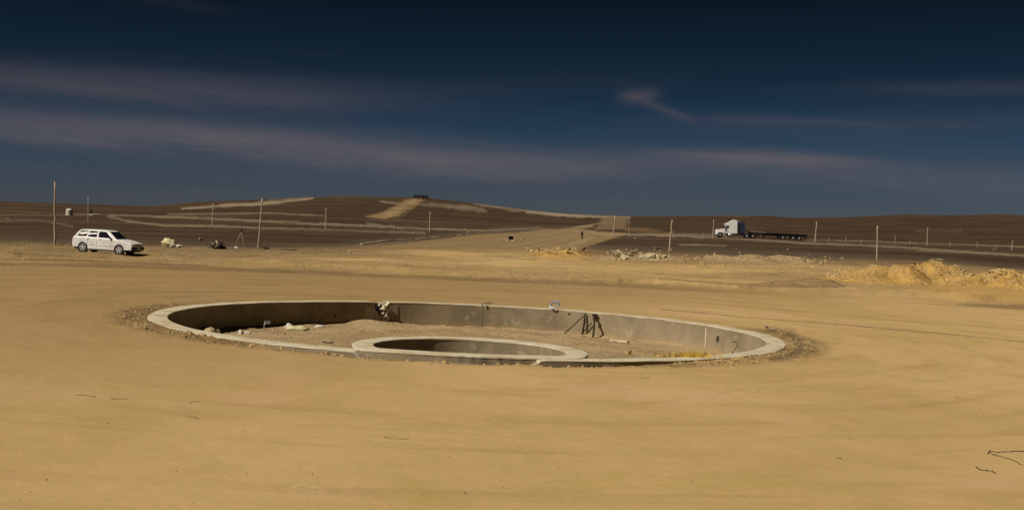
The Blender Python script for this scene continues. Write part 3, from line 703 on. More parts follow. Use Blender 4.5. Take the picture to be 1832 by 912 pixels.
# ------------------------------------------------------------------ soil mounds on the right
MOUNDS = []
def mound(name, peaks, label, seed=0, mt=None, res=120):
    """peaks: (u, vbase, height m, half width m, half depth m)"""
    cs = [(at(u, vb), h, wx, wy) for u, vb, h, wx, wy in peaks]
    x0 = min(c[0].x - c[2] * 2.1 for c in cs); x1 = max(c[0].x + c[2] * 2.1 for c in cs); y0 = min(c[0].y - c[3] * 2.1 for c in cs); y1 = max(c[0].y + c[3] * 2.1 for c in cs)
    nx = int(res * 1.6); xs, ys = np.meshgrid(np.linspace(x0, x1, nx), np.linspace(y0, y1, res)); h = np.zeros_like(xs)
    for c, hh, wx, wy in cs:
        d = np.sqrt(((xs - c.x) / wx) ** 2 + ((ys - c.y) / wy) ** 2) * (1 + .35 * fbm(xs / 1.5, ys / 1.5, 3, seed + 3))
        h = np.maximum(h, hh * np.exp(-d ** 2 * 1.1))
    mh = h.max(); q = np.clip(h / mh * 2.5, 0, 1)
    h = h * (1 + .45 * fbm(xs / 1.6, ys / 1.6, 3, seed + 30)) + q * (.24 * fbm(xs / .9, ys / .9, 4, seed) + .16 * np.abs(fbm(xs / .4, ys / .4, 3, seed + 9)))
    z = height(xs, ys) + h - .05
    vs = np.stack([xs, ys, z], -1).reshape(-1, 3); i = (np.arange(res - 1)[:, None] * nx + np.arange(nx - 1)[None, :]).ravel()
    F = np.stack([i, i + 1, i + nx + 1, i + nx], -1)
    me_ = bpy.data.meshes.new(name); me_.from_pydata(vs.tolist(), [], F.tolist())
    MOUNDS.append((x0, x1, y0, y1, nx, res, z))
    o = link(name, me_, mt or M['mound'], None, True); tag(o, label, 'soil mound'); 
    hf = lambda X_, Y_: float(z[int(np.clip((Y_ - y0) / (y1 - y0) * (res - 1), 0, res - 1)), int(np.clip((X_ - x0) / (x1 - x0) * (nx - 1), 0, nx - 1))])
    return o, cs, hf
M['mound'] = mat('ochre_soil', (.41, .245, .072), .95, .28, .8, 1.0, 4, spec=.1, bdist=.22, dirt=((.33, .215, .10), .7))
m1, c1, f1_ = mound('soil_mound', [(1672, 505, 1.02, 1.2, 1.6), (1702, 507, .85, 1.0, 1.4), (1640, 503, .85, .9, 1.3)], 'tallest ochre soil mound right of the bare pole, with slabs on its crest', 3)
m2, c2, f2_ = mound('soil_mound', [(1800, 512, .88, 1.2, 1.3), (1850, 514, .85, 1.3, 1.3), (1768, 509, .62, .9, 1.1), (1740, 508, .6, .9, 1.2)], 'low stony ochre soil mound at the right edge of the photo', 11)
m3, c3, f3_ = mound('soil_mound', [(1570, 503, .70, 1.5, 1.4), (1615, 504, .78, 1.3, 1.3), (1535, 500, .42, 1.3, 1.2)], 'smooth low dirt mound at the foot of the bare pole', 21)
rd = random.Random(21)
def place_words(lst, what, where):
    """give alike stones labels by size and by their place in the pile"""
    if not lst: return
    us = sorted(q[1] for q in lst); zs = sorted(q[2] for q in lst); ss = sorted(q[3] for q in lst); n = len(lst)
    for o, u, z, s_ in lst:
        a = us.index(u) / n; b = zs.index(z) / n; c = ss.index(s_)
        side = ['left end', 'left part', 'middle', 'right part', 'right end'][min(4, int(a * 5))]
        size = 'largest' if c == n - 1 else 'large' if c > n * .66 else 'medium' if c > n * .33 else 'small'
        o['label'] = f"{size} {what} {'high' if b > .5 else 'low'} in the {side} of {where}"
def strew(cs, hf, n, smin, smax, what, where, group, material, spread=1.0, meshes=None):
    lst = []
    for i in range(n):
        c, h, wx, wy = rd.choice(cs); x = c.x + rd.gauss(0, .55) * wx * spread; y = c.y - abs(rd.gauss(0, .6)) * wy
        s = rd.uniform(smin, smax)
        o = rockobj('rock', meshes or SLABS, material, (x, y, hf(x, y) + s * .03), s, None, .45, rd); tag(o, 'stone', 'rock', group); lst.append((o, x, hf(x, y), s))
    place_words(lst, what, where)
strew(c1, f1_, 30, .14, .5, 'ochre stone', 'the tallest mound', 'stones on the tallest soil mound', M['rock'])
strew(c2, f2_, 40, .14, .55, 'ochre stone', 'the right edge mound', 'stones on the mound at the right edge', M['rock'])
pts = []
for (cs, hf, n) in ((c1, f1_, 350), (c2, f2_, 500), (c3, f3_, 150)):
    for i in range(n):
        c, h, wx, wy = rd.choice(cs); x = c.x + rd.gauss(0, .8) * wx; y = c.y + rd.gauss(-.4, .7) * wy; pts.append((x, y, hf(x, y), min(.22, rd.expovariate(1 / .05) + .03)))
scatter('mound_gravel', pts, M['rock'], seed=9, label='loose stone gravel scattered over the ochre soil mounds', cat='gravel')
# the slab poised on the crest
x, y = c1[0][0].x + .1, c1[0][0].y
tag(rockobj('rock', SLABS, M['rock_grey'], (x, y, f1_(x, y) + .05), (1.0, .6, .45), None, .1, rd), 'flat grey stone slab poised on the crest of the tallest soil mound', 'rock')

# ------------------------------------------------------------------ heaps of broken slabs in the middle distance
def heap_of(rects, n, what, where, group, material, smin, smax):
    lst = []
    for i in range(n):
        (ua, ub, va, vb) = rd.choice(rects); u = rd.uniform(ua, ub); t_ = rd.random() ** .8
        p2 = at(u, va + (vb - va) * t_); s = smin + (smax - smin) * rd.random() ** 2
        o = rockobj('rock', SLABS if rd.random() < .75 else ROCKS, material, (p2.x, p2.y, p2.z + s * .10), s, None, .75, rd); tag(o, 'stone', 'rock', group); lst.append((o, u, p2.z, s))
    place_words(lst, what, where)
# low swells of soil under the heaps
for i, (pk, lb) in enumerate([([(985, 456, .32, 1.2, 2.0), (1020, 457, .36, 1.2, 2.0)], 'low yellow earth heap under the rocks below the walking person'),
                ([(1115, 462, .3, 1.6, 2), (1165, 464, .3, 1.6, 2)], 'low pale earth heap under the slabs left of the leaning pole'),
                ([(1345, 466, .42, 1.7, 2.2), (1395, 468, .4, 1.6, 2), (1290, 465, .28, 1.6, 2)], 'low pale earth heap in front of the truck'),
                ([(1450, 508, .28, 1.2, 1.2), (1400, 509, .12, 1.2, 1.0)], 'low brown earth hump at the pad edge left of the mounds')]):
    mound('soil_mound', pk, lb, 40 + i, M['mound'] if i == 0 else mat('pale_soil', (.29, .205, .105) if i < 3 else (.24, .155, .075), .95, .2, .8, .8, 4, spec=.1, bdist=.12), 70)
heap_of([(965, 1005, 443, 457), (990, 1030, 440, 458), (1015, 1048, 443, 456), (940, 965, 445, 450)], 62, 'yellow rock', 'the pile below the person', 'yellow rocks piled below the walking person', M['rock'], .15, .75)
heap_of([(1085, 1130, 449, 461), (1095, 1180, 444, 465), (1150, 1200, 452, 467)], 76, 'pale slab', 'the slab pile', 'pale slabs piled beside the leaning pole base', M['rock_grey'], .18, .95)
heap_of([(1205, 1290, 455, 466), (1290, 1400, 452, 465), (1400, 1520, 462, 474)], 48, 'dusty stone', 'the bank before the truck', 'pale stones along the bank in front of the truck', M['rock_grey'], .15, .55)
pts = []
for i in range(560):
    ua, ub, va, vb = rd.choice([(1480, 1520, 482, 498), (960, 1050, 442, 459), (1085, 1200, 447, 467), (1205, 1500, 456, 470), (1205, 1500, 460, 480)]); p = at(rd.uniform(ua, ub), rd.uniform(va, vb)); pts.append((p.x, p.y, p.z, min(.28, rd.expovariate(1 / .06) + .05)))
scatter('small_rubble', pts, M['rock'], seed=31, label='small pale rubble strewn along the rough bank and between the stone piles', cat='rubble')
# stones dotted over the far fields
far = [(12, 389), (15, 392), (232, 398), (626, 404), (647, 404), (668, 406), (700, 406), (705, 410), (713, 411), (742, 418), (798, 410), (806, 413), (820, 414), (832, 411), (838, 416), (1008, 372),
       (1136, 427), (1186, 424), (1778, 447), (1317, 447), (1409, 448), (575, 399), (545, 399), (560, 400), (430, 395), (398, 392)]
for (u, v_) in far:
    p = at(u, v_); tag(rockobj('rock', ROCKS, M['rock_grey'], p + Vector((0, 0, .1)), rd.uniform(3, 6) * mpp(p), None, .3, rd), ('small pale stone in the far field ' + ('left of the car' if u < 100 else 'above the car bonnet' if u < 300 else 'between the leaning pole and the thin far pole' if u < 600 else 'right of the thin pole below tan slope' if u < 730 else 'near the short pole below the black shed' if u < 900 else 'behind the slab pile' if u < 1200 else 'below the parked lorry' if u < 1500 else 'at the right edge')), 'rock', 'pale stones over the far fields')

# ------------------------------------------------------------------ bare wooden poles
POLES = [((98, 325), (98, 437), 3.6, 'tall pale pole standing just behind the left end of the white car'),
 ((158, 352), (158, 397), 1.8, 'far thin pole between the cream tank and the white car roof'),
 ((382, 364), (380, 403), 2.0, 'far pole upright on the brown field above the dark rubbish pile'),
 ((469, 355), (462, 443), 3.0, 'tall pole leaning right beside the surveying tripod'),
 ((583.5, 372), (582.5, 409), 2.0, 'short far pole on the hillside between the tripod and the tan slope'),
 ((770, 379), (768.5, 415), 2.0, 'short far pole below the black shed on the hill'),
 ((1101, 386), (1097, 423), 2.2, 'pole standing in front of the pale quarry cut'),
 ((1203, 393), (1197, 451), 3.0, 'pole leaning right at the right end of the slab pile'),
 ((1277, 393), (1275.5, 427), 1.6, 'thin pole just in front of the truck bonnet'),
 ((1461, 397), (1458.5, 432), 2.2, 'pole just behind the tail of the flatbed trailer'),
 ((1570, 404), (1569, 466), 2.8, 'thick bare pole rising behind the smooth dirt mound'),
 ((1660, 407), (1658, 440), 1.6, 'thin grey pole on the brown field above the tallest mound'),
 ((1812, 430), (1810, 448), 1.4, 'very short thin pole near the right edge of the photo'),
 ((1126, 388), (1125, 420), .9, 'faint thin stake at the right edge of the quarry cut')]
for i, ((ut, vt), (ub, vb), wpx, lb) in enumerate(POLES):
    p = at(ub, vb); s = mpp(p); dz = (vb - vt) * s; dd = uvdir(ut, vt); k = p.y / dd.y; top = Vector((dd.x * k, p.y, CAMH + dd.z * k)) - p
    n = 7; r0 = wpx * s / 2; rd2 = random.Random(i + 60)
    ptsl = [Vector((0, 0, -.3))] + [top * (j / n) + Vector((rd2.gauss(0, .28) * r0, 0, 0)) * (0 if j in (0, n) else 1) for j in range(n + 1)]
    o = obj('pole', tb(ptsl, [r0 * 1.15] * 2 + [r0 * (1.12 - .35 * j / n) for j in range(1, n + 1)], 9), M['pole'], None, True); o.location = p
    tag(o, lb, 'pole', 'bare wooden poles on the plain')
# little fence posts and their wire on the right
FP = [(1258, 427, 11), (1204.5, 424, 13), (1483, 432, 8), (1513, 433, 11), (1541, 437, 9), (1601, 438, 17), (1628, 438, 9), (1748, 443, 11), (1782, 447, 9), (1700, 441, 8)]
prev = []
for (u, vb, h) in FP:
    p = at(u, vb); s = mpp(p); o = obj('fence_post', tb([(0, 0, -.2), (h * s * .02, 0, h * s)], [1.1 * s / 2 * 1.2, .9 * s / 2], 6), M['pole']); o.location = p
    tag(o, f"tiny thin fence post {'left of the lorry' if u == 1258 else 'behind the leaning pole' if u < 1210 else 'between the trailer and the thick bare pole' if u < 1560 else 'between the thick and the grey pole' if u < 1650 else 'between the grey pole and the right edge'}", 'fence post', 'thin fence posts beyond the right field')
    if u > 1400: prev.append((u, p + Vector((0, 0, h * s * .85))))
prev.sort()
for a, b in zip(prev[:-1], prev[1:]):
    n = 6; L = [a[1].lerp(b[1], i / n) - Vector((0, 0, .12 * math.sin(math.pi * i / n))) for i in range(n + 1)]
    tag(obj('fence_wire', tb(L, .012, 4), M['iron']), 'sagging wire between far fence posts ' + ('just right of the trailer' if a[0] < 1560 else 'around the thick bare pole' if a[0] < 1640 else 'near the right edge of the photo'), 'wire', 'wires of the far fence')

# ------------------------------------------------------------------ white estate car
def make_car():
    p = at(192.5, 452); t = thing('estate_car', p, 'white compact estate car parked nose right beside the tall left pole', 'car')
    HW = .80
    def arch(cx, r, a0=0, a1=math.pi, n=12): return [(cx + r * math.cos(a0 + (a1 - a0) * k / n), .30 + r * math.sin(a0 + (a1 - a0) * k / n)) for k in range(n + 1)]
    xr, xf = -1.30, 1.16
    prof = [(-2.03, .32), (-2.06, .52), (-2.03, .78), (-1.99, .90), (-1.0, .93), (.3, .925), (.86, .905), (1.10, .885), (1.45, .83), (1.80, .75), (1.98, .68), (2.03, .58), (2.04, .32)]
    prof += arch(xf, .33) + [(xr + .33, .22)]
    prof[-1] = (xf - .33, .22)
    prof += [(xr + .33, .22)] + arch(xr, .33)
    def body_mesh():
        bm = bmesh.new(); secs = []
        ys = [(-HW + .02, -.0), (-HW - .005, 0)]
        n = len(prof)
        # five slices across: rounded flanks
        for y, inset, lift in ((-HW, .03, -.05), (-HW + .05, 0, 0), (0, -.02, .015), (HW - .05, 0, 0), (HW, .03, -.05)):
            row = []
            for (x, z) in prof:
                xx = x * (1 - inset / 2.0); zz = z + (lift if z > .7 else 0)
                if y and z < .3: pass
                row.append(bm.verts.new((xx, y, zz)))
            secs.append(row)
        for a, b in zip(secs[:-1], secs[1:]):
            for i in range(n): bm.faces.new((a[i], b[i], b[(i + 1) % n], a[(i + 1) % n]))
        bm.faces.new(secs[0]); bm.faces.new(secs[-1][::-1])
        bmesh.ops.triangulate(bm, faces=[f for f in bm.faces if len(f.verts) > 4])
        return bm
    obj('body', body_mesh(), M['white'], t)
    # greenhouse: (x, z, half width)
    gh = [(-1.97, .90, .74), (-1.86, 1.05, .71), (-1.62, 1.33, .62), (-1.45, 1.385, .58), (-.6, 1.41, .58), (.15, 1.39, .575), (.34, 1.345, .59), (.62, 1.15, .66), (.95, .895, .73)]
    bm = bmesh.new(); L_ = [bm.verts.new((x, -w_, z)) for x, z, w_ in gh]; R_ = [bm.verts.new((x, w_, z)) for x, z, w_ in gh]
    for i in range(len(gh) - 1): bm.faces.new((L_[i], L_[i + 1], R_[i + 1], R_[i]))
    base_ = [bm.verts.new((x, -.745, .90)) for x in (-1.5, -1.0, -.3, .4)]; baseR = [bm.verts.new((x, .745, .90)) for x in (-1.5, -1.0, -.3, .4)]
    bm.faces.new(L_[::-1] + base_) ; bm.faces.new(R_ + baseR[::-1]); bm.faces.new([L_[0]] + [R_[0]] + baseR + [R_[-1], L_[-1]] + base_[::-1])
    bmesh.ops.triangulate(bm, faces=[f for f in bm.faces if len(f.verts) > 4])
    obj('roof', bm, M['white'], t)
    def side_y(z): return .745 - (z - .90) * (.16 / .49)
    def pane(name, pts, mt_, s, off=.012, par=None, th=.012):
        bm = bmesh.new(); a = [bm.verts.new((x, s * (side_y(z) + off), z)) for x, z in pts]; b = [bm.verts.new((x, s * (side_y(z) + off - th - .02), z)) for x, z in pts]
        bm.faces.new(a); bm.faces.new(b[::-1])
        for i in range(len(pts)): bm.faces.new((a[i], b[i], b[(i + 1) % len(pts)], a[(i + 1) % len(pts)]))
        return obj(name, bm, mt_, par or t)
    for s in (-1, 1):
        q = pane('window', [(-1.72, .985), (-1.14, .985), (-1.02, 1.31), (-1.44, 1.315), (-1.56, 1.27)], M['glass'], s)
        pane('painted_reflection', [(-1.62, 1.10), (-1.40, 1.07), (-1.20, 1.12), (-1.07, 1.15), (-1.03, 1.26), (-1.2, 1.25), (-1.45, 1.22), (-1.58, 1.19)], M['white'], s, .018, q)  # window reflections put in as white panes over the glass
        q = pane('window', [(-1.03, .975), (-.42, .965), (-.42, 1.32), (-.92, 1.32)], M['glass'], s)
        pane('painted_reflection', [(-1.0, 1.06), (-.8, 1.12), (-.44, 1.13), (-.44, 1.24), (-.7, 1.21), (-.95, 1.20)], M['white'], s, .018, q)
        pane('window', [(-.30, .965), (.56, .955), (.52, 1.0), (.20, 1.29), (.10, 1.32), (-.30, 1.32)], M['glass'], s)
        for x in (-.45, -1.15):
            obj('door_handle', bbox((x + (.32 if x > -1 else .2), s * (HW + .006), .84), (.13, .03, .03), None, .006), M['black'], t)
        obj('mirror', bbox((.52, s * .83, .99), (.12, .16, .12), None, .03), M['black'], t)
        for x in (-.36, -1.0 + .02, .62):
            obj('door_seam', bbox((x, s * (HW - .002), .60), (.012, .01, .5)), M['black'], t)
        obj('side_trim', bbox((-.07, s * (HW + .004), .50), (1.7, .02, .04)), M['white'], t)
        obj('sill', bbox((-.07, s * (HW - .03), .215), (1.75, .06, .09)), M['black'], t)
        for cx in (xr, xf):
            w_ = bmesh.new(); lathe(w_, [(.17, -.08), (.27, -.085), (.295, -.06), (.295, .06), (.27, .085), (.17, .08)], n=28, axis='y'); wo = obj('wheel', w_, M['tyre'], t, True); wo.location = (cx, s * .70, .295)
            rm = bmesh.new(); lathe(rm, [(.0501, -.03), (.19, -.03), (.195, -.015), (.195, .03), (.05, .03)], n=24, axis='y')
            ro = obj('rim', rm, M['black'], wo); ro.location = (0, 0, 0)
            sp_ = bmesh.new()
            for k in range(5): box(sp_, (0, 0, 0), (.07, .03, .17)); [setattr(v, 'co', Matrix.Rotation(k * 2 * math.pi / 5, 3, 'Y') @ (v.co + Vector((0, s * .092, .10)))) for v in sp_.verts[-8:]]
            lathe(sp_, [(.185, s * .075), (.21, s * .075), (.21, s * .104), (.185, s * .104), (.1851, s * .076)], n=28, axis='y'); lathe(sp_, [(.01, s * .08), (.06, s * .08), (.055, s * .112), (.01, s * .112)], n=12, axis='y')
            obj('wheel_spokes', sp_, M['alloy'], wo)
            ar = bmesh.new(); lathe(ar, [(.31, -.2), (.335, -.2), (.335, .0), (.31, .0)], n=28, axis='y'); ao = obj('wheel_arch', ar, M['black'], t); ao.location = (cx, s * (HW - .0) - (0 if s > 0 else -.2), .30)
    def quad(name, pts, mt_): 
        bm = bmesh.new(); vs = [bm.verts.new(p_) for p_ in pts]; f = bm.faces.new(vs); r_ = bmesh.ops.extrude_face_region(bm, geom=[f]); f.normal_update(); n_ = f.normal
        bmesh.ops.translate(bm, verts=[g_ for g_ in r_['geom'] if isinstance(g_, bmesh.types.BMVert)], vec=n_ * .006); return obj(name, bm, mt_, t)
    quad('windscreen', [(.375, -.55, 1.337), (.92, -.67, .93), (.92, .67, .93), (.375, .55, 1.337)], M['glass']).location.x = .012
    quad('rear_window', [(-1.885, -.60, 1.04), (-1.885, .60, 1.04), (-1.64, .53, 1.32), (-1.64, -.53, 1.32)], M['glass']).location.x = -.016
    obj('front_bumper', bbox((2.0, 0, .40), (.20, 1.60, .22), None, .05), M['black'], t)
    obj('rear_bumper', bbox((-2.02, 0, .42), (.20, 1.58, .22), None, .05), M['black'], t)
    obj('grille', bbox((2.03, 0, .62), (.05, .85, .12), None, .02), M['black'], t)
    for s in (-1, 1):
        obj('headlight', bbox((1.965, s * .60, .62), (.16, .34, .13), None, .03), M['lamp'], t)
        obj('tail_light', bbox((-2.015, s * .68, .74), (.08, .16, .26), None, .02), M['red'], t)
    obj('number_plate', bbox((2.105, 0, .42), (.012, .34, .12)), M['plastic'], t)
    obj('underbody', bbox((0, 0, .27), (3.9, 1.2, .16)), M['black'], t)
    ln = (256 - 129) * mpp(p) / 4.50
    t.scale = (ln, ln, ln * 1.03); t.rotation_euler = (R(0), R(2.4), R(-10)); t.location.z -= .02
    return t
car = make_car()

# ------------------------------------------------------------------ lorry with an empty flatbed trailer
def make_truck():
    p = at(1300, 425.3); s = mpp(p) / (1 / 8.2) ; L = lambda u: (u - 1300) / 8.2        # x in metres before scaling
    t = thing('tractor_unit', p, 'white bonneted lorry cab with tall sleeper, parked facing left', 'lorry')
    W = 1.15
    def pr(name, prof, mt_, y0=-W, y1=W, bev=.06, par=None):
        bm = bmesh.new(); prism(bm, prof, y0, y1)
        if bev: bmesh.ops.bevel(bm, geom=[e for e in bm.edges], offset=bev, segments=2, affect='EDGES', clamp_overlap=True)
        return obj(name, bm, mt_, par or t)
    pr('bonnet', [(-2.55, .55), (-2.6, 1.35), (-2.45, 1.62), (-1.9, 1.78), (-.55, 1.95), (-.55, .95), (.45, .95), (.45, .75), (.55, .75), (.55, 2.0), (-.9, 2.0), (-.6, 1.1)][:5] + [(-.55, 1.05), (-.75, 1.05), (-.95, 1.18), (-1.25, 1.22), (-1.6, 1.12), (-1.8, .85), (-1.9, .55)], M['white'], -W + .12, W - .12)
    for sy in (-1, 1):
        pr('mudguard', [(-2.35, .55), (-2.3, 1.0), (-1.9, 1.28), (-1.2, 1.28), (-.75, 1.0), (-.6, .7), (-.72, .7), (-.88, .95), (-1.25, 1.15), (-1.8, 1.15), (-2.12, .95), (-2.2, .55)], M['white'], sy * W - .2 * (sy > 0), sy * W + .2 * (sy < 0), .02)
    cab = pr('cab', [(-.55, .95), (-.62, 1.98), (-.30, 2.72), (-.70, 2.84), (-.62, 3.0), (.1, 3.22), (.8, 3.72), (1.35, 3.98), (1.75, 3.9), (2.10, 3.72), (2.12, .95)], M['white'])
    for sy in (-1, 1):
        pr('window', [(-.50, 2.05), (-.28, 2.60), (.28, 2.60), (.30, 2.42), (.15, 2.12), (-.2, 2.02)], M['glass'], sy * (W + .015) - .02, sy * (W + .015) + .02, 0, cab)
        pr('door_seam', [(-.53, 1.1), (-.50, 1.1), (-.50, 2.0), (-.53, 2.0)], M['black'], sy * (W + .005) - .01, sy * (W + .005) + .01, 0, cab)
        obj('mirror', bbox((-.62, sy * (W + .22), 2.05), (.10, .2, .62), None, .02), M['black'], t)
        ft = bmesh.new(); tube(ft, [(.15, sy * .95, .72), (1.35, sy * .95, .72)], .3, 16); obj('fuel_tank', ft, M['chrome'] if sy < 0 else M['chassis'], t, True)
        obj('exhaust_stack', tb([(2.45, sy * .75, .9), (2.45, sy * .75, 3.85)], .09, 12), M['chrome'], t, True)
    pr('windscreen', [(-.62, 2.0), (-.32, 2.66), (-.29, 2.66), (-.58, 2.0)], M['glass'], -W + .12, W - .12, 0).location.x = -.02
    pr('sleeper_back', [(2.14, 1.0), (2.14, 3.7), (2.35, 3.6), (2.40, 1.0)], M['black'], -W + .06, W - .06, .02)
    pr('headboard', [(2.75, 1.0), (2.75, 3.55), (3.7, 3.5), (3.75, 1.0)], M['navy'], -W + .1, W - .1, .04)
    obj('grille', bbox((-2.6, 0, 1.05), (.08, 1.3, .8), None, .02), M['chrome'], t)
    obj('bumper', bbox((-2.62, 0, .62), (.25, 2.25, .35), None, .05), M['chrome'], t)
    for sy in (-1, 1): obj('headlight', bbox((-2.5, sy * .82, 1.1), (.2, .35, .3), None, .05), M['lamp'], t)
    for sy in (-1, 1): obj('chassis_rail', bbox((3.3, sy * .42, .86), (7.6, .1, .26)), M['chassis'], t)
    def wheel(x, sy, par, dual):
        w_ = .28 if not dual else .55; b_ = bmesh.new(); lathe(b_, [(.29, -w_ / 2), (.48, -w_ / 2), (.52, -w_ / 2 + .05), (.52, w_ / 2 - .05), (.48, w_ / 2), (.29, w_ / 2)], n=26, axis='y')
        o = obj('wheel', b_, M['tyre'], par, True); o.location = (x, sy * (1.15 - w_ / 2 - .02), .52)
        b_ = bmesh.new(); lathe(b_, [(.03, -.06), (.12, -.06), (.13, -.02), (.28, .02), (.29, w_ / 2 * .6), (.03, w_ / 2 * .6)] if sy < 0 else [(.03, .06), (.12, .06), (.13, .02), (.28, -.02), (.29, -w_ / 2 * .6), (.03, -w_ / 2 * .6)], n=20, axis='y')
        obj('rim', b_, M['alloy'], o, True).location = (0, sy * (w_ / 2 - .01), 0)
    for sy in (-1, 1):
        wheel(-1.52, sy, t, False); wheel(4.25, sy, t, True); wheel(5.55, sy, t, True)
        obj('mud_flap', bbox((6.25, sy * .85, .62), (.04, .6, .6)), M['black'], t)
    obj('fifth_wheel', bbox((4.9, 0, 1.08), (1.0, .8, .14), None, .03), M['chassis'], t)
    obj('air_hoses', tb([(3.8, -.2, 1.9), (4.3, -.25, 1.5), (4.6, -.2, 1.45), (5.2, -.1, 1.3)], .05, 6), M['chassis'], t)
    t.scale = (s, s, s); t.rotation_euler = (0, R(1.0), R(-3)); t.location.z += .02
    r_ = thing('flatbed_trailer', p, 'long dark empty flatbed trailer coupled behind the white lorry cab', 'trailer')
    x0, x1 = 4.45, 17.3
    for sy in (-1, 1):
        pr('side_rail', [(x0, 1.30), (x0, 1.42), (x1, 1.42), (x1, 1.24), (6.6, 1.24), (6.2, 1.30)], M['chassis'], sy * 1.22 - .04, sy * 1.22 + .04, 0, r_)
        pr('main_beam', [(x0 + .2, 1.12), (x0 + .2, 1.29), (x1 - .1, 1.23), (x1 - .1, .95), (8.2, .85), (7.4, 1.1)], M['chassis'], sy * .5 - .05, sy * .5 + .05, 0, r_)
        obj('landing_leg', bbox((7.9, sy * .75, .58), (.14, .14, .95), None, .02), M['chassis'], r_)
        for x in (12.6, 13.95, 15.3): 
            pass
        for x in (12.0, 14.2, 15.5): wheel(x, sy, r_, True)
        obj('mud_flap', bbox((16.9, sy * .85, .65), (.05, .6, .9)), M['black'], r_)
        obj('spare_wheel_rack', bbox((11.2, sy * .9, .72), (.5, .4, .7), None, .05), M['chassis'], r_)
        for k in range(14): obj('stake_pocket', bbox((x0 + .6 + k * .93, sy * 1.29, 1.33), (.09, .06, .17)), M['chassis'], r_)
    for k in range(30):
        obj('deck_board', bbox((x0 + .22 + k * .428, 0, 1.435 + .012 * (k % 2)), (.40, 2.3, .05)), M['deck'], r_)
    obj('front_kingpin_plate', bbox((5.2, 0, 1.2), (1.3, 1.0, .08)), M['chassis'], r_)
    obj('rear_bumper', bbox((17.25, 0, .75), (.12, 2.2, .14)), M['chassis'], r_)
    obj('tool_rail', tb([(5.0, -1.25, 1.75), (5.6, -1.25, 1.62), (8.2, -1.25, 1.46)], .035, 6), M['plastic'], r_)
    r_.scale = (s, s, s); r_.rotation_euler = t.rotation_euler; r_.location = t.location
make_truck()

# ------------------------------------------------------------------ walking person
def make_person():
    p = at(1041, 429); H = 16.6 * mpp(p); k = H / 1.72
    J = dict(pel=(0, 0, .93), wai=(0, .0, 1.08), che=(.01, 0, 1.30), nek=(.02, 0, 1.46), hed0=(.03, 0, 1.53), hed1=(.035, 0, 1.62), hed2=(.03, 0, 1.70),
             hL=(.0, -.09, .90), kL=(.14, -.10, .50), aL=(.18, -.10, .09), fL=(.34, -.10, .04), hR=(0, .09, .90), kR=(.04, .10, .50), aR=(-.20, .10, .13), fR=(-.08, .10, .03),
             sL=(.01, -.17, 1.38), eL=(-.10, -.24, 1.12), wL=(.02, -.24, .88), pL=(.06, -.24, .80), sR=(.01, .17, 1.38), eR=(.06, .24, 1.12), wR=(.20, .22, .92), pR=(.25, .21, .85))
    Rr = dict(pel=.15, wai=.135, che=.16, nek=.06, hed0=.07, hed1=.095, hed2=.06, hL=.10, kL=.065, aL=.045, fL=.04, hR=.10, kR=.065, aR=.045, fR=.04, sL=.075, eL=.05, wL=.035, pL=.035, sR=.075, eR=.05, wR=.035, pR=.035)
    E_ = [('pel', 'wai'), ('wai', 'che'), ('che', 'nek'), ('nek', 'hed0'), ('hed0', 'hed1'), ('hed1', 'hed2'), ('pel', 'hL'), ('hL', 'kL'), ('kL', 'aL'), ('aL', 'fL'), ('pel', 'hR'), ('hR', 'kR'), ('kR', 'aR'), ('aR', 'fR'),
          ('che', 'sL'), ('sL', 'eL'), ('eL', 'wL'), ('wL', 'pL'), ('che', 'sR'), ('sR', 'eR'), ('eR', 'wR'), ('wR', 'pR')]
    nm = list(J); me_ = bpy.data.meshes.new('person'); me_.from_pydata([J[n] for n in nm], [(nm.index(a), nm.index(b)) for a, b in E_], [])
    o = link('person', me_, M['trousers']); md = o.modifiers.new('skin', 'SKIN'); md.use_smooth_shade = True
    for i, n in enumerate(nm): me_.skin_vertices[0].data[i].radius = (Rr[n], Rr[n])
    me_.skin_vertices[0].data[nm.index('pel')].use_root = True
    o.modifiers.new('sub', 'SUBSURF').render_levels = 2
    bm = bmesh.new(); lathe(bm, [(.02, 1.60), (.10, 1.63), (.105, 1.68), (.08, 1.735), (.02, 1.75)], (.03, 0, 0), 14); obj('hair', bm, M['black'], o, True)
    o.location = p; o.scale = (k, k, k); o.rotation_euler = (0, 0, R(60))
    tag(o, 'person in dark clothes walking up the dirt track in the middle distance', 'person')
make_person()

# ------------------------------------------------------------------ far structures
p = at(124, 385.5); s = mpp(p); o = thing('water_tank', p, 'cream round plastic water tank on the far brown slope at left', 'water tank')
bm = bmesh.new(); r_ = 6.0 * s; h = 12.5 * s; prof = [(r_, -.3)]
for k in range(6): prof += [(r_, h * (.02 + k * .13)), (r_ * 1.03, h * (.05 + k * .13)), (r_ * 1.03, h * (.10 + k * .13)), (r_, h * (.13 + k * .13))]
prof += [(r_ * .9, h * .9), (r_ * .5, h * .98), (r_ * .2, h)]; lathe(bm, prof, n=28); obj('drum', bm, M['tank'], o, True)
bm = bmesh.new(); lathe(bm, [(r_ * .22, h * .97), (r_ * .22, h * 1.05), (r_ * .1, h * 1.06)], n=16); obj('lid', bm, M['tank'], o)
p = at(163, 385); s = mpp(p); o = thing('water_pump', p, 'small dark pump engine on a pale footing beside the far thin pole', 'pump')
obj('footing', bbox((0, 0, .6 * s), (8 * s, 5 * s, 3 * s), None, .3 * s), M['plastic'], o); obj('engine', bbox((-.2 * s, 0, 5 * s), (3.5 * s, 3 * s, 6.5 * s), None, .8 * s), M['black'], o)
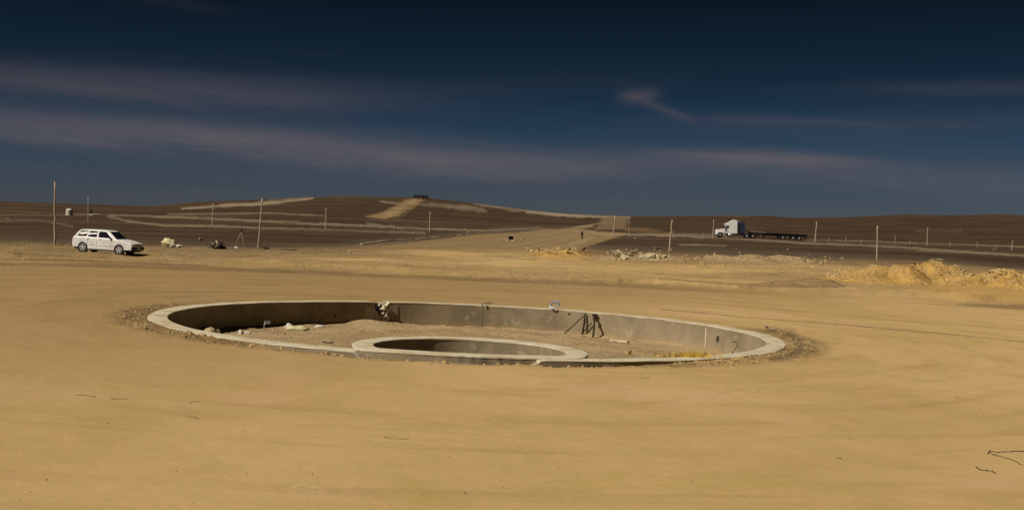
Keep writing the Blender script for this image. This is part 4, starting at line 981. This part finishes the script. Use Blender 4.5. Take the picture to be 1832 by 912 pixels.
obj('exhaust', tb([(.3 * s, 0, 7 * s), (.6 * s, 0, 12 * s)], .9 * s, 8), M['black'], o); obj('pipe', tb([(3 * s, 0, 2 * s), (12 * s, 0, 2.4 * s)], .4 * s, 6), M['plastic'], o)
p = at(753, 356); s = mpp(p); o = thing('shed', p, 'long low black shed roof standing on the hilltop above the tan slope', 'shed')
obj('roof', bbox((0, 0, 4.6 * s), (26 * s, 14 * s, 3.6 * s), Matrix.Rotation(.03, 3, 'Y'), .2 * s), M['roof'], o)
for x in (-11.5, -4, 4, 11.5):
    for y in (-6, 6): obj('post', bbox((x * s, y * s, 1.2 * s), (.7 * s, .7 * s, 4.4 * s)), M['black'], o)
# timber hut frame in the middle
p = at(914, 430); s = mpp(p); s *= .8; o = thing('work_bench', p, 'dark open work table with pale rubble round it on the tan track', 'table')
obj('top', bbox((0, 0, 10.5 * s), (13 * s, 8 * s, 1 * s), Matrix.Rotation(.05, 3, 'Y')), M['wood'], o)
for x in (-5, 5):
    for y in (-3, 3): obj('leg', bbox((x * s, y * s, 5 * s), (.8 * s, .8 * s, 10 * s)), M['darkwood'], o)
obj('back_board', bbox((0, 2 * s, 5.5 * s), (10 * s, .6 * s, 8 * s)), M['darkwood'], o)
obj('shelf', bbox((0, 0, 3 * s), (11 * s, 6 * s, .8 * s)), M['darkwood'], o)
for bi, (u, v_, z_) in enumerate([(903, 428, 7), (925, 430, 6), (931, 429, 8), (937, 427, 6), (929, 424, 6), (917, 432, 8), (908, 431, 7)]):
    q = at(u, v_); tag(rockobj('rock', ROCKS, M['rock_grey'], q + Vector((0, 0, .05)), z_ * s * 1.1, None, .4, rd), ['pale block touching the left side of the dark work table', 'pale block just right of the dark work table', 'largest pale block right of the dark work table', 'outermost pale block to the right of the dark work table', 'highest pale block behind the right end of the work table', 'pale block in front of the dark work table legs', 'pale block at the front left foot of the work table'][bi], 'rock', 'pale blocks round the work table')

# surveying tripod
p = at(429, 443); s = mpp(p); o = thing('surveying_tripod', p, 'surveying tripod with a dark instrument on top, left of the leaning pole', 'tripod')
hd = Vector((2.5 * s, 0, 29 * s))
for (x, y) in ((-10, 0), (8.5, -2), (1, 22)):
    q = Vector((x * s, y * s, 0)); q.z = gz(p.x + q.x, p.y + q.y) - p.z
    obj('leg', tb([hd, hd.lerp(q, .45), hd.lerp(q, .45), q], [.7 * s, .8 * s, .5 * s, .35 * s], 6), M['pole'], o)
obj('tripod_head', bbox(hd, (3.4 * s, 3.4 * s, 1.2 * s), None, .2 * s), M['black'], o); obj('instrument', bbox(hd + Vector((0, 0, 3.6 * s)), (3 * s, 3 * s, 5.5 * s), None, .8 * s), M['iron'], o)

# lumpy sacks and rubbish
def lump(name, loc, dims, material, label, cat, seed=0, rot=0, parent=None, fold=.14, group=None):
    bm = bmesh.new(); bmesh.ops.create_icosphere(bm, subdivisions=3, radius=.5)
    for v in bm.verts:
        n_ = v.co.normalized(); q = Vector((seed * 3.1, seed, 0)) + n_ * 1.6
        v.co = n_ * .5 * (1 + fold * 1.6 * mnoise.noise(q) + fold * mnoise.noise(q * 2.7)); v.co.z = max(v.co.z, -.34)
        v.co = Vector((v.co.x * dims[0], v.co.y * dims[1], (v.co.z + .34) * dims[2] / .84))
    o = obj(name, bm, material, parent, True); o.location = loc; o.rotation_euler = (0, 0, rot)
    if label: tag(o, label, cat, group)
    return o
def glump(name, u, v_, wpx, hpx, material, label, cat, seed, **k):
    p = at(u, v_); s = mpp(p); return lump(name, p - Vector((0, 0, .03)), (wpx * s, wpx * s * .7, hpx * s), material, label, cat, seed, **k)
glump('sack', 301, 441, 23, 14, M['sack'], 'large crumpled pale yellow sack on the bank right of the car', 'sack', 3, fold=.35)
glump('sack', 309, 442.5, 10, 9, M['cloth'], 'small pale sack leaning against the large crumpled yellow sack', 'sack', 5, fold=.4)
glump('sack', 320, 442, 13, 5, M['cloth'], 'flat grey white sack lying right of the crumpled yellow sack', 'sack', 6, fold=.4)
p = at(359, 431); s = mpp(p); bm = bmesh.new(); lathe(bm, [(2.6 * s, 0), (3.4 * s, 5.2 * s), (3.5 * s, 5.4 * s), (3.1 * s, 5.3 * s), (2.4 * s, .8 * s)], n=18)
o = obj('bucket', bm, M['plastic'], None, True); o.location = p; tag(o, 'small white bucket on the brown soil between the sack and the dark scrap', 'bucket')
# dark scrap heap with boards
p = at(388, 445); s = mpp(p)
lump('scrap_heap', p, (22 * s, 14 * s, 11 * s), M['darkwood'], 'dark tangled scrap heap lying between the bucket and the tripod', 'scrap heap', 9, fold=.7)
for i, (dx, z0_, ang, ln) in enumerate([(-7, 9, .9, 9), (2, 9, -.35, 20), (6, 6, -.2, 22), (-4, 4, .3, 16), (0, 11, -.6, 12)]):
    bm = bbox((0, 0, 0), (ln * s, 2 * s, 1.1 * s)); o = obj('plank', bm, M['darkwood'] if i % 2 else M['wood']); o.location = p + Vector((dx * s, -2 * s * (i % 3), z0_ * s)); o.rotation_euler = (0, ang, i * .5)
    tag(o, 'short plank sticking out of the dark scrap heap', 'plank', 'planks in the dark scrap heap')
glump('sack', 423, 444, 8, 4, M['cloth'], 'small white bundle lying under the surveying tripod', 'bundle', 12)
# long pale plank right of the leaning pole, and the kerb pipe
def bar(name, u0, v0, u1, v1, wpx, hpx, material, label, cat, lift=0):
    a, b = at(u0, v0), at(u1, v1); n = max(2, int((b - a).length / 1.2)); s = mpp((a + b) / 2); bm = bmesh.new(); L = []
    for i in range(n + 1):
        q = a.lerp(b, i / n); q.z = gz(q.x, q.y) + lift + (.02 if name == "plank" else .06); L.append(q - a)
    d = (b - a).normalized(); sd_ = Vector((d.y, -d.x, 0)) * wpx * s / 2; prev_ = None
    for q in L:
        r4 = [bm.verts.new(q + sd_ - Vector((0, 0, .35))), bm.verts.new(q + sd_ + Vector((0, 0, hpx * s * .3))), bm.verts.new(q - sd_ + Vector((0, 0, hpx * s * .3))), bm.verts.new(q - sd_ - Vector((0, 0, .35)))]
        if prev_:
            for k in range(4): bm.faces.new((prev_[k], r4[k], r4[(k + 1) % 4], prev_[(k + 1) % 4]))
        else: bm.faces.new(r4)
        prev_ = r4
    bm.faces.new(prev_[::-1]); o = obj(name, bm, material); o.location = a; return tag(o, label, cat)
bar('plank', 470, 445.5, 530, 447.5, 2.5, 1.3, M['wood'], 'long pale plank lying right of the foot of the leaning pole', 'plank')
bar('plank', 345, 443.5, 380, 444.5, 2.2, 1.2, M['wood'], 'short pale plank lying left of the dark scrap heap', 'plank')
bar('plank', 400, 444, 417, 443, 2.2, 1.4, M['wood'], 'short pale plank between the dark scrap heap and the white bundle', 'plank')
bar('kerb', 646, 437.5, 845, 419, 3.0, 1.7, M['rim'], 'long straight pale concrete kerb crossing the field towards the middle track', 'kerb')
lump('stone', at(474, 445), (.5, .3, .12), M['darkwood'], 'flat dark rag beside the foot of the leaning pole', 'rag', 13)

# ------------------------------------------------------------------ loose things in the basin
def inb(u, v_, h=None):
    p = on_plane(u, v_, -DEPTH if h is None else h)
    if h is None:
        for _ in range(3): p = on_plane(u, v_, floor_h(p.x, p.y))
        k_ = math.hypot(p.x, p.y) / (RI - .06)
        if k_ > 1: p.x /= k_; p.y /= k_; p.z = floor_h(p.x, p.y)
    return basin_m @ p
def blump(name, u, v_, wpx, hpx, material, label, cat, seed, **k):
    p = inb(u, v_); s = mpp(p); return lump(name, p - Vector((0, 0, .015)), (wpx * s, wpx * s * k.pop('dep', .6), hpx * s), material, label, cat, seed, **k)
blump('sack', 531, 591, 40, 9, M['sack'], 'long pale yellow sack lying on the basin floor by the dark left wall', 'sack', 20, dep=.35, fold=.3)
blump('sack', 517, 588, 14, 9, M['cloth'], 'crumpled white cloth at the left end of the long yellow sack', 'cloth', 21, fold=.4)
blump('sack', 572, 586, 18, 6, M['cloth'], 'short pale sack right of the long yellow sack in the basin', 'sack', 22, dep=.5, fold=.25)
blump('rubble_piece', 431, 598, 9, 8, M['cloth'], 'white crumpled bag at the left foot of the basin wall', 'bag', 23, fold=.45)
blump('rubble_piece', 442, 597, 13, 6, M['plastic'], 'pale flat bag beside the white crumpled bag in the basin', 'bag', 24, fold=.4)
for u, v_, w_ in ((455, 597, 9), (470, 594, 10), (488, 591, 11), (498, 589, 8), (480, 594, 6)):
    p = inb(u, v_); tag(rockobj('rock', ROCKS, M['plaster'], p, (w_ * mpp(p), w_ * .6 * mpp(p), 4 * mpp(p)), None, .2, rd), 'pale plaster lump on the floor along the dark left wall', 'rock', 'plaster lumps along the dark left wall')
p = inb(376, 597.5, -.45); lump('boulder', p, (.27, .25, .15), M['rock_grey'], 'rounded grey boulder inside the dark left end of the basin', 'boulder', 26, fold=.1)
lump('boulder', inb(376, 597.5, -.62) - Vector((0, 0, .1)), (.6, .5, .25), M['clod'], 'dirt hump under the rounded boulder at the left end', 'dirt hump', 27)
p = inb(597, 614); s = mpp(p); bm = bmesh.new(); tube(bm, [(-9 * s, 0, 3 * s), (-7 * s, 0, 1 * s), (0, 0, .6 * s), (6 * s, 0, 1 * s), (9 * s, 0, 2.6 * s)], 1.3 * s, 8)
o = obj('curved_bar', bm, M['iron'], None, True); o.location = inb(587, 613.5); tag(o, 'short curved black scrap on the basin floor left of the small bowl', 'scrap metal')
for i, (u, v_, w_) in enumerate([(650, 590, 9), (635, 606, 8), (680, 605, 8), (690, 605, 7), (705, 590, 6), (725, 605, 9), (737, 597, 9), (790, 590, 6), (1024, 615, 9), (1044, 618, 10), (1038, 613, 6)]):
    p = inb(u, v_); tag(rockobj('rock', SLABS, M['clod'], p + Vector((0, 0, .01)), (w_ * mpp(p), w_ * mpp(p) * .8, 5 * mpp(p)), None, .3, rd), 'brown dirt lump on the basin floor ' + ('beside the left tip of the bowl' if u < 700 else 'just behind the small bowl' if u < 900 else 'between the bowl and the iron bars'), 'dirt lump', 'brown dirt lumps on the basin floor')
# yellow stone right of the bowl
o = rockobj('stone', ROCKS, M['rock_yellow'], inb(1124, 634) + Vector((0, 0, .06)), (.24, .22, .3), None, .2, random.Random(2)); tag(o, 'pale yellow pointed stone standing right of the small bowl', 'stone')
# grey block in shadow with a white stain: small frame against the left wall
p = inb(478, 585); s = mpp(p); o = thing('wire_frame', inb(478, 590), 'small pale bent wire frame standing against the dark left wall', 'wire frame')
bm = bmesh.new(); tube(bm, [(-5 * s, 0, 0), (-5.5 * s, 0, 9 * s), (-4 * s, 0, 15 * s), (4 * s, 0, 15 * s), (5 * s, 0, 10 * s)], .6 * s, 6); obj('bent_rod', bm, M['plastic'], o, True)
obj('crossbar', tb([(-5 * s, 0, 10 * s), (-1 * s, 0, 12 * s), (2 * s, 0, 11 * s)], .5 * s, 6), M['plastic'], o)
# plank at right
a, b_ = inb(1093, 611.5), inb(1124, 615); bm = bbox((0, 0, .03), ((b_ - a).length, .10, .05)); o = obj('plank', bm, M['wood']); o.location = (a + b_) / 2 + Vector((0, 0, .02)); o.rotation_euler = (0, 0, math.atan2(b_.y - a.y, b_.x - a.x)); tag(o, 'short pale plank on the basin floor behind the yellow stone', 'plank')
# iron props leaning on the back wall
def prop(u0, v0, u1, v1, r_, label, par=None, name='iron_bar'):
    b0 = inb(u0, v0); tp = basin_m @ on_wall(u1, v1) ; tp = tp + (Vector((BX, BY, 0)) - Vector((tp.x, tp.y, 0))).normalized() * .04
    mid = b0.lerp(tp, .5) + Vector((.01, 0, .0)); o = obj(name, tb([Vector((0, 0, -.02)), mid - b0, tp - b0], r_, 7), M['iron']); o.location = b0; tag(o, label, 'iron bar'); return o, b0, tp
prop(1041, 599, 1048, 560, .022, 'straight black iron bar leaning on the back wall, left of the thick-headed one')
prop(1010, 595, 1045, 565, .016, 'thin iron bar slanting low to the left against the back wall')
o, b0, tp = prop(1061, 601, 1065, 562, .028, 'thick-headed black iron prop leaning on the back wall')
obj('head', bbox(tp - b0 + Vector((0, -.02, -.02)), (.13, .08, .07), None, .01), M['iron'], o); obj('collar', bbox((tp - b0) * .8, (.07, .07, .10), None, .01), M['iron'], o)
prop(1052, 595, 1060, 577, .014, 'short thin iron bar between the two upright bars')
p = inb(1046, 602); o = rockobj('rag', SLABS, M['darkwood'], p, (.26, .2, .14), None, .1, rd); tag(o, 'flat dark rag on the floor at the foot of the iron bars', 'rag')
# rebar hook by the right rim
p = at(1306, 637); s = mpp(p); o = obj('rebar_hook', tb([(0, 0, -.1), (0, 0, 0), (6 * s, 0, 8 * s), (11 * s, .0, 17 * s), (13 * s, 0, 23 * s), (11 * s, 0, 25.5 * s), (2.5 * s, 0, 26.5 * s)], .7 * s, 6), M['iron'], None, True); o.location = p
tag(o, 'bent rusty rebar hook sticking up at the front right rim', 'rebar')
# stick lying over the back rim
p = basin_m @ Vector((on_wall(862, 552).x, on_wall(862, 552).y, .03)); s = mpp(p)
o = thing('driftwood', p, 'bent split branch lying over the back rim of the basin', 'branch')
obj('dark_branch', tb([(-1 * s, -.02, .6 * s), (2 * s, 0, 1.4 * s), (8 * s, .15, 2.6 * s), (15 * s, .3, 4 * s)], [.8 * s, 1.3 * s, 1 * s, .5 * s], 7), M['darkwood'], o, True)
obj('pale_branch', tb([(2 * s, -.06, .4 * s), (6 * s, -.05, .8 * s), (13 * s, .1, 2.0 * s), (19 * s, .2, 3 * s)], [.8 * s, 1.4 * s, 1.3 * s, .7 * s], 7), M['wood'], o, True)
# hose coil on the back rim
q = on_wall(988, 555); q.z = .03; q = Vector((q.x * 1.035, q.y * 1.035, q.z)); p = basin_m @ q; s = mpp(p); o = thing('hose_coil', p, 'loose blue and white hose coil lying on the back rim', 'hose')
def coil(rx, ry, turns, r_, z0_, tilt, ph=0):
    L = []; n = 26 * turns
    for i in range(n + 1):
        a = ph + 2 * math.pi * i / 26; k = 1 + .12 * math.sin(a * 1.7 + i * .05); L.append((rx * math.cos(a) * k, ry * math.sin(a) * k, z0_ + tilt * (math.sin(a) + .6 * math.cos(a)) + .01 * i / 26))
    return tb(L, r_, 6)
obj('blue_loop', coil(8.5 * s, .24, 3, .011, .09, .06), M['hose'], o, True); obj('white_loop', coil(9.5 * s, .28, 2, .012, .08, .055, 1.), M['hose_white'], o, True)
# stone group on the rim's right end
for i, (u, v_, w_, m_, lb) in enumerate([(1381, 590, 12, 'rock_grey', 'pale stone with a dark hollow on the outer right rim'), (1367, 592, 9, 'rock', 'flat tan stone left of the pale one on the outer right rim'), (1358, 596, 7, 'rock', 'small tan stone lowest of three on the outer right rim'), (1372, 587, 8, 'darkwood', 'small black charred lump between the stones on the right rim')]):
    p = at(u, v_); s = mpp(p); tag(rockobj('stone', ROCKS, M[m_], p + Vector((0, 0, .03)), (w_ * s, w_ * s, 7 * s), None, .3, random.Random(i + 3)), lb, 'stone')
# larger stones along the front
for i, (u, v_, w_, lb) in enumerate([(327, 602, 8, 'lone pale stone on the dirt below the basin left end'), (1072, 656, 11, 'squarish pale stone against the front wall right of the bowl'), (1347, 650, 9, 'yellow stone outside the right front rim'),
        (1310, 652, 9, 'dark-edged stone outside the rebar hook'), (372, 612, 7, 'small stone among clods below the left rim'), (260, 588, 10, 'lumpy clod at the far left tip of the basin'), (245, 580, 9, 'outermost clod beyond the left tip of the basin')]):
    p = at(u, v_); s = mpp(p); tag(rockobj('stone', ROCKS, M['rock_grey' if i < 2 else 'rock'], p + Vector((0, 0, .02)), (w_ * s, w_ * s, w_ * .8 * s), None, .3, random.Random(i + 13)), lb, 'stone')
# clump of yellow dry grass over the rim
p = on_plane(1247, 640, .0); P0 = basin_m @ p; bm = bmesh.new(); rd = random.Random(77)
for i in range(900):
    g_ = rd.random(); x = rd.gauss(0, .14) - (.55 * rd.random() if rd.random() < .35 else 0); y = rd.uniform(-.05, 1.8); h0 = (-.02 if y < .45 else -.56) ; hh = rd.uniform(.04, .15) if y < .45 else rd.uniform(.15, .5) * (1 - .35 * abs(x) / .4)
    le = Vector((rd.gauss(0, .06), rd.gauss(0, .05), hh)); w_ = rd.uniform(.004, .012); a = Vector((x, y, h0)); d = Vector((w_, rd.uniform(-.004, .004), 0))
    v0, v1, v2, v3 = bm.verts.new(a - d), bm.verts.new(a + d), bm.verts.new(a + le * .6 + d * .8), bm.verts.new(a + le)
    bm.faces.new((v0, v1, v2)); bm.faces.new((v0, v2, v3))
bmesh.ops.translate(bm, verts=bm.verts, vec=(0, -.1, 0))
o = obj('dry_grass_tuft', bm, M['bush']); o.location = P0; tag(o, 'bright yellow dry weed tuft growing over the right front rim', 'weed')
for i, (pts_, lb) in enumerate([([(1764, 811), (1772, 808), (1790, 810), (1812, 807), (1840, 808)], 'long thin dark twig lying level at the right edge of the foreground'),
        ([(1770, 806), (1776, 814), (1792, 817), (1812, 823), (1830, 832)], 'forked dark twig sloping down right below the level one at the right edge'),
        ([(1743, 835), (1756, 841), (1768, 842), (1783, 847)], 'short dark twig left of the forked twigs at the right edge'),
        ([(133, 707), (146, 706), (154, 708), (172, 710)], 'thin dark ground crack leftmost of three in the left foreground'),
        ([(198, 712), (208, 715), (224, 714), (232, 713)], 'curved dark ground crack middle of three in the left foreground'),
        ([(332, 745), (342, 746), (356, 749)], 'small dark ground crack right of the others in the left foreground'),
        ([(340, 720), (350, 719), (359, 718)], 'tiny crack in the dirt below the basin left side'),
        ([(1708, 710), (1714, 713), (1722, 714)], 'tiny crack in the bare dirt at right halfway down the foreground'),
        ([(1144, 677), (1154, 676), (1163, 676)], 'tiny crack in the dirt just below the basin front right'),
        ([(1496, 819), (1502, 820), (1507, 821)], 'tiny ground crack in the right foreground left of the forked twigs'),
        ([(688, 783), (710, 785), (732, 786)], 'faint straight straw in the middle foreground')]):
    W_ = [at(u, v_) + Vector((0, 0, .004)) for u, v_ in pts_]; o_ = W_[0].copy(); rt = random.Random(i)  # most tubes away from the right edge stand in for ground cracks
    P_ = []
    for a_, b_ in zip(W_[:-1], W_[1:]):
        for k_ in range(4):
            q_ = a_.lerp(b_, k_ / 4) - o_; q_ += Vector((rt.gauss(0, .008), rt.gauss(0, .014), abs(rt.gauss(0, .004)))); P_.append(q_)
    P_.append(W_[-1] - o_); o = obj('twig', tb(P_, [(.0018 if i > 5 else .0025 if i > 2 else .0036) * rt.uniform(.5, 1.5) for _ in P_], 5), M['darkwood']); o.location = o_; tag(o, lb, 'twig')  # 'twig' also names the tubes that stand in for ground cracks
# a few dark pebbles and twigs singled out in the foreground
for i, (u, v_) in enumerate([(192, 757), (1753, 731), (1045, 733), (837, 731), (672, 867), (729, 785), (736, 792)]):
    p = at(u, v_); s = mpp(p); tag(rockobj('pebble', ROCKS, M['darkwood'], p, 3.4 * s, None, .3, rd), 'tiny dark pebble on the bare foreground dirt', 'pebble', 'dark pebbles on the foreground')
for o_ in (m1, m2, m3): pass
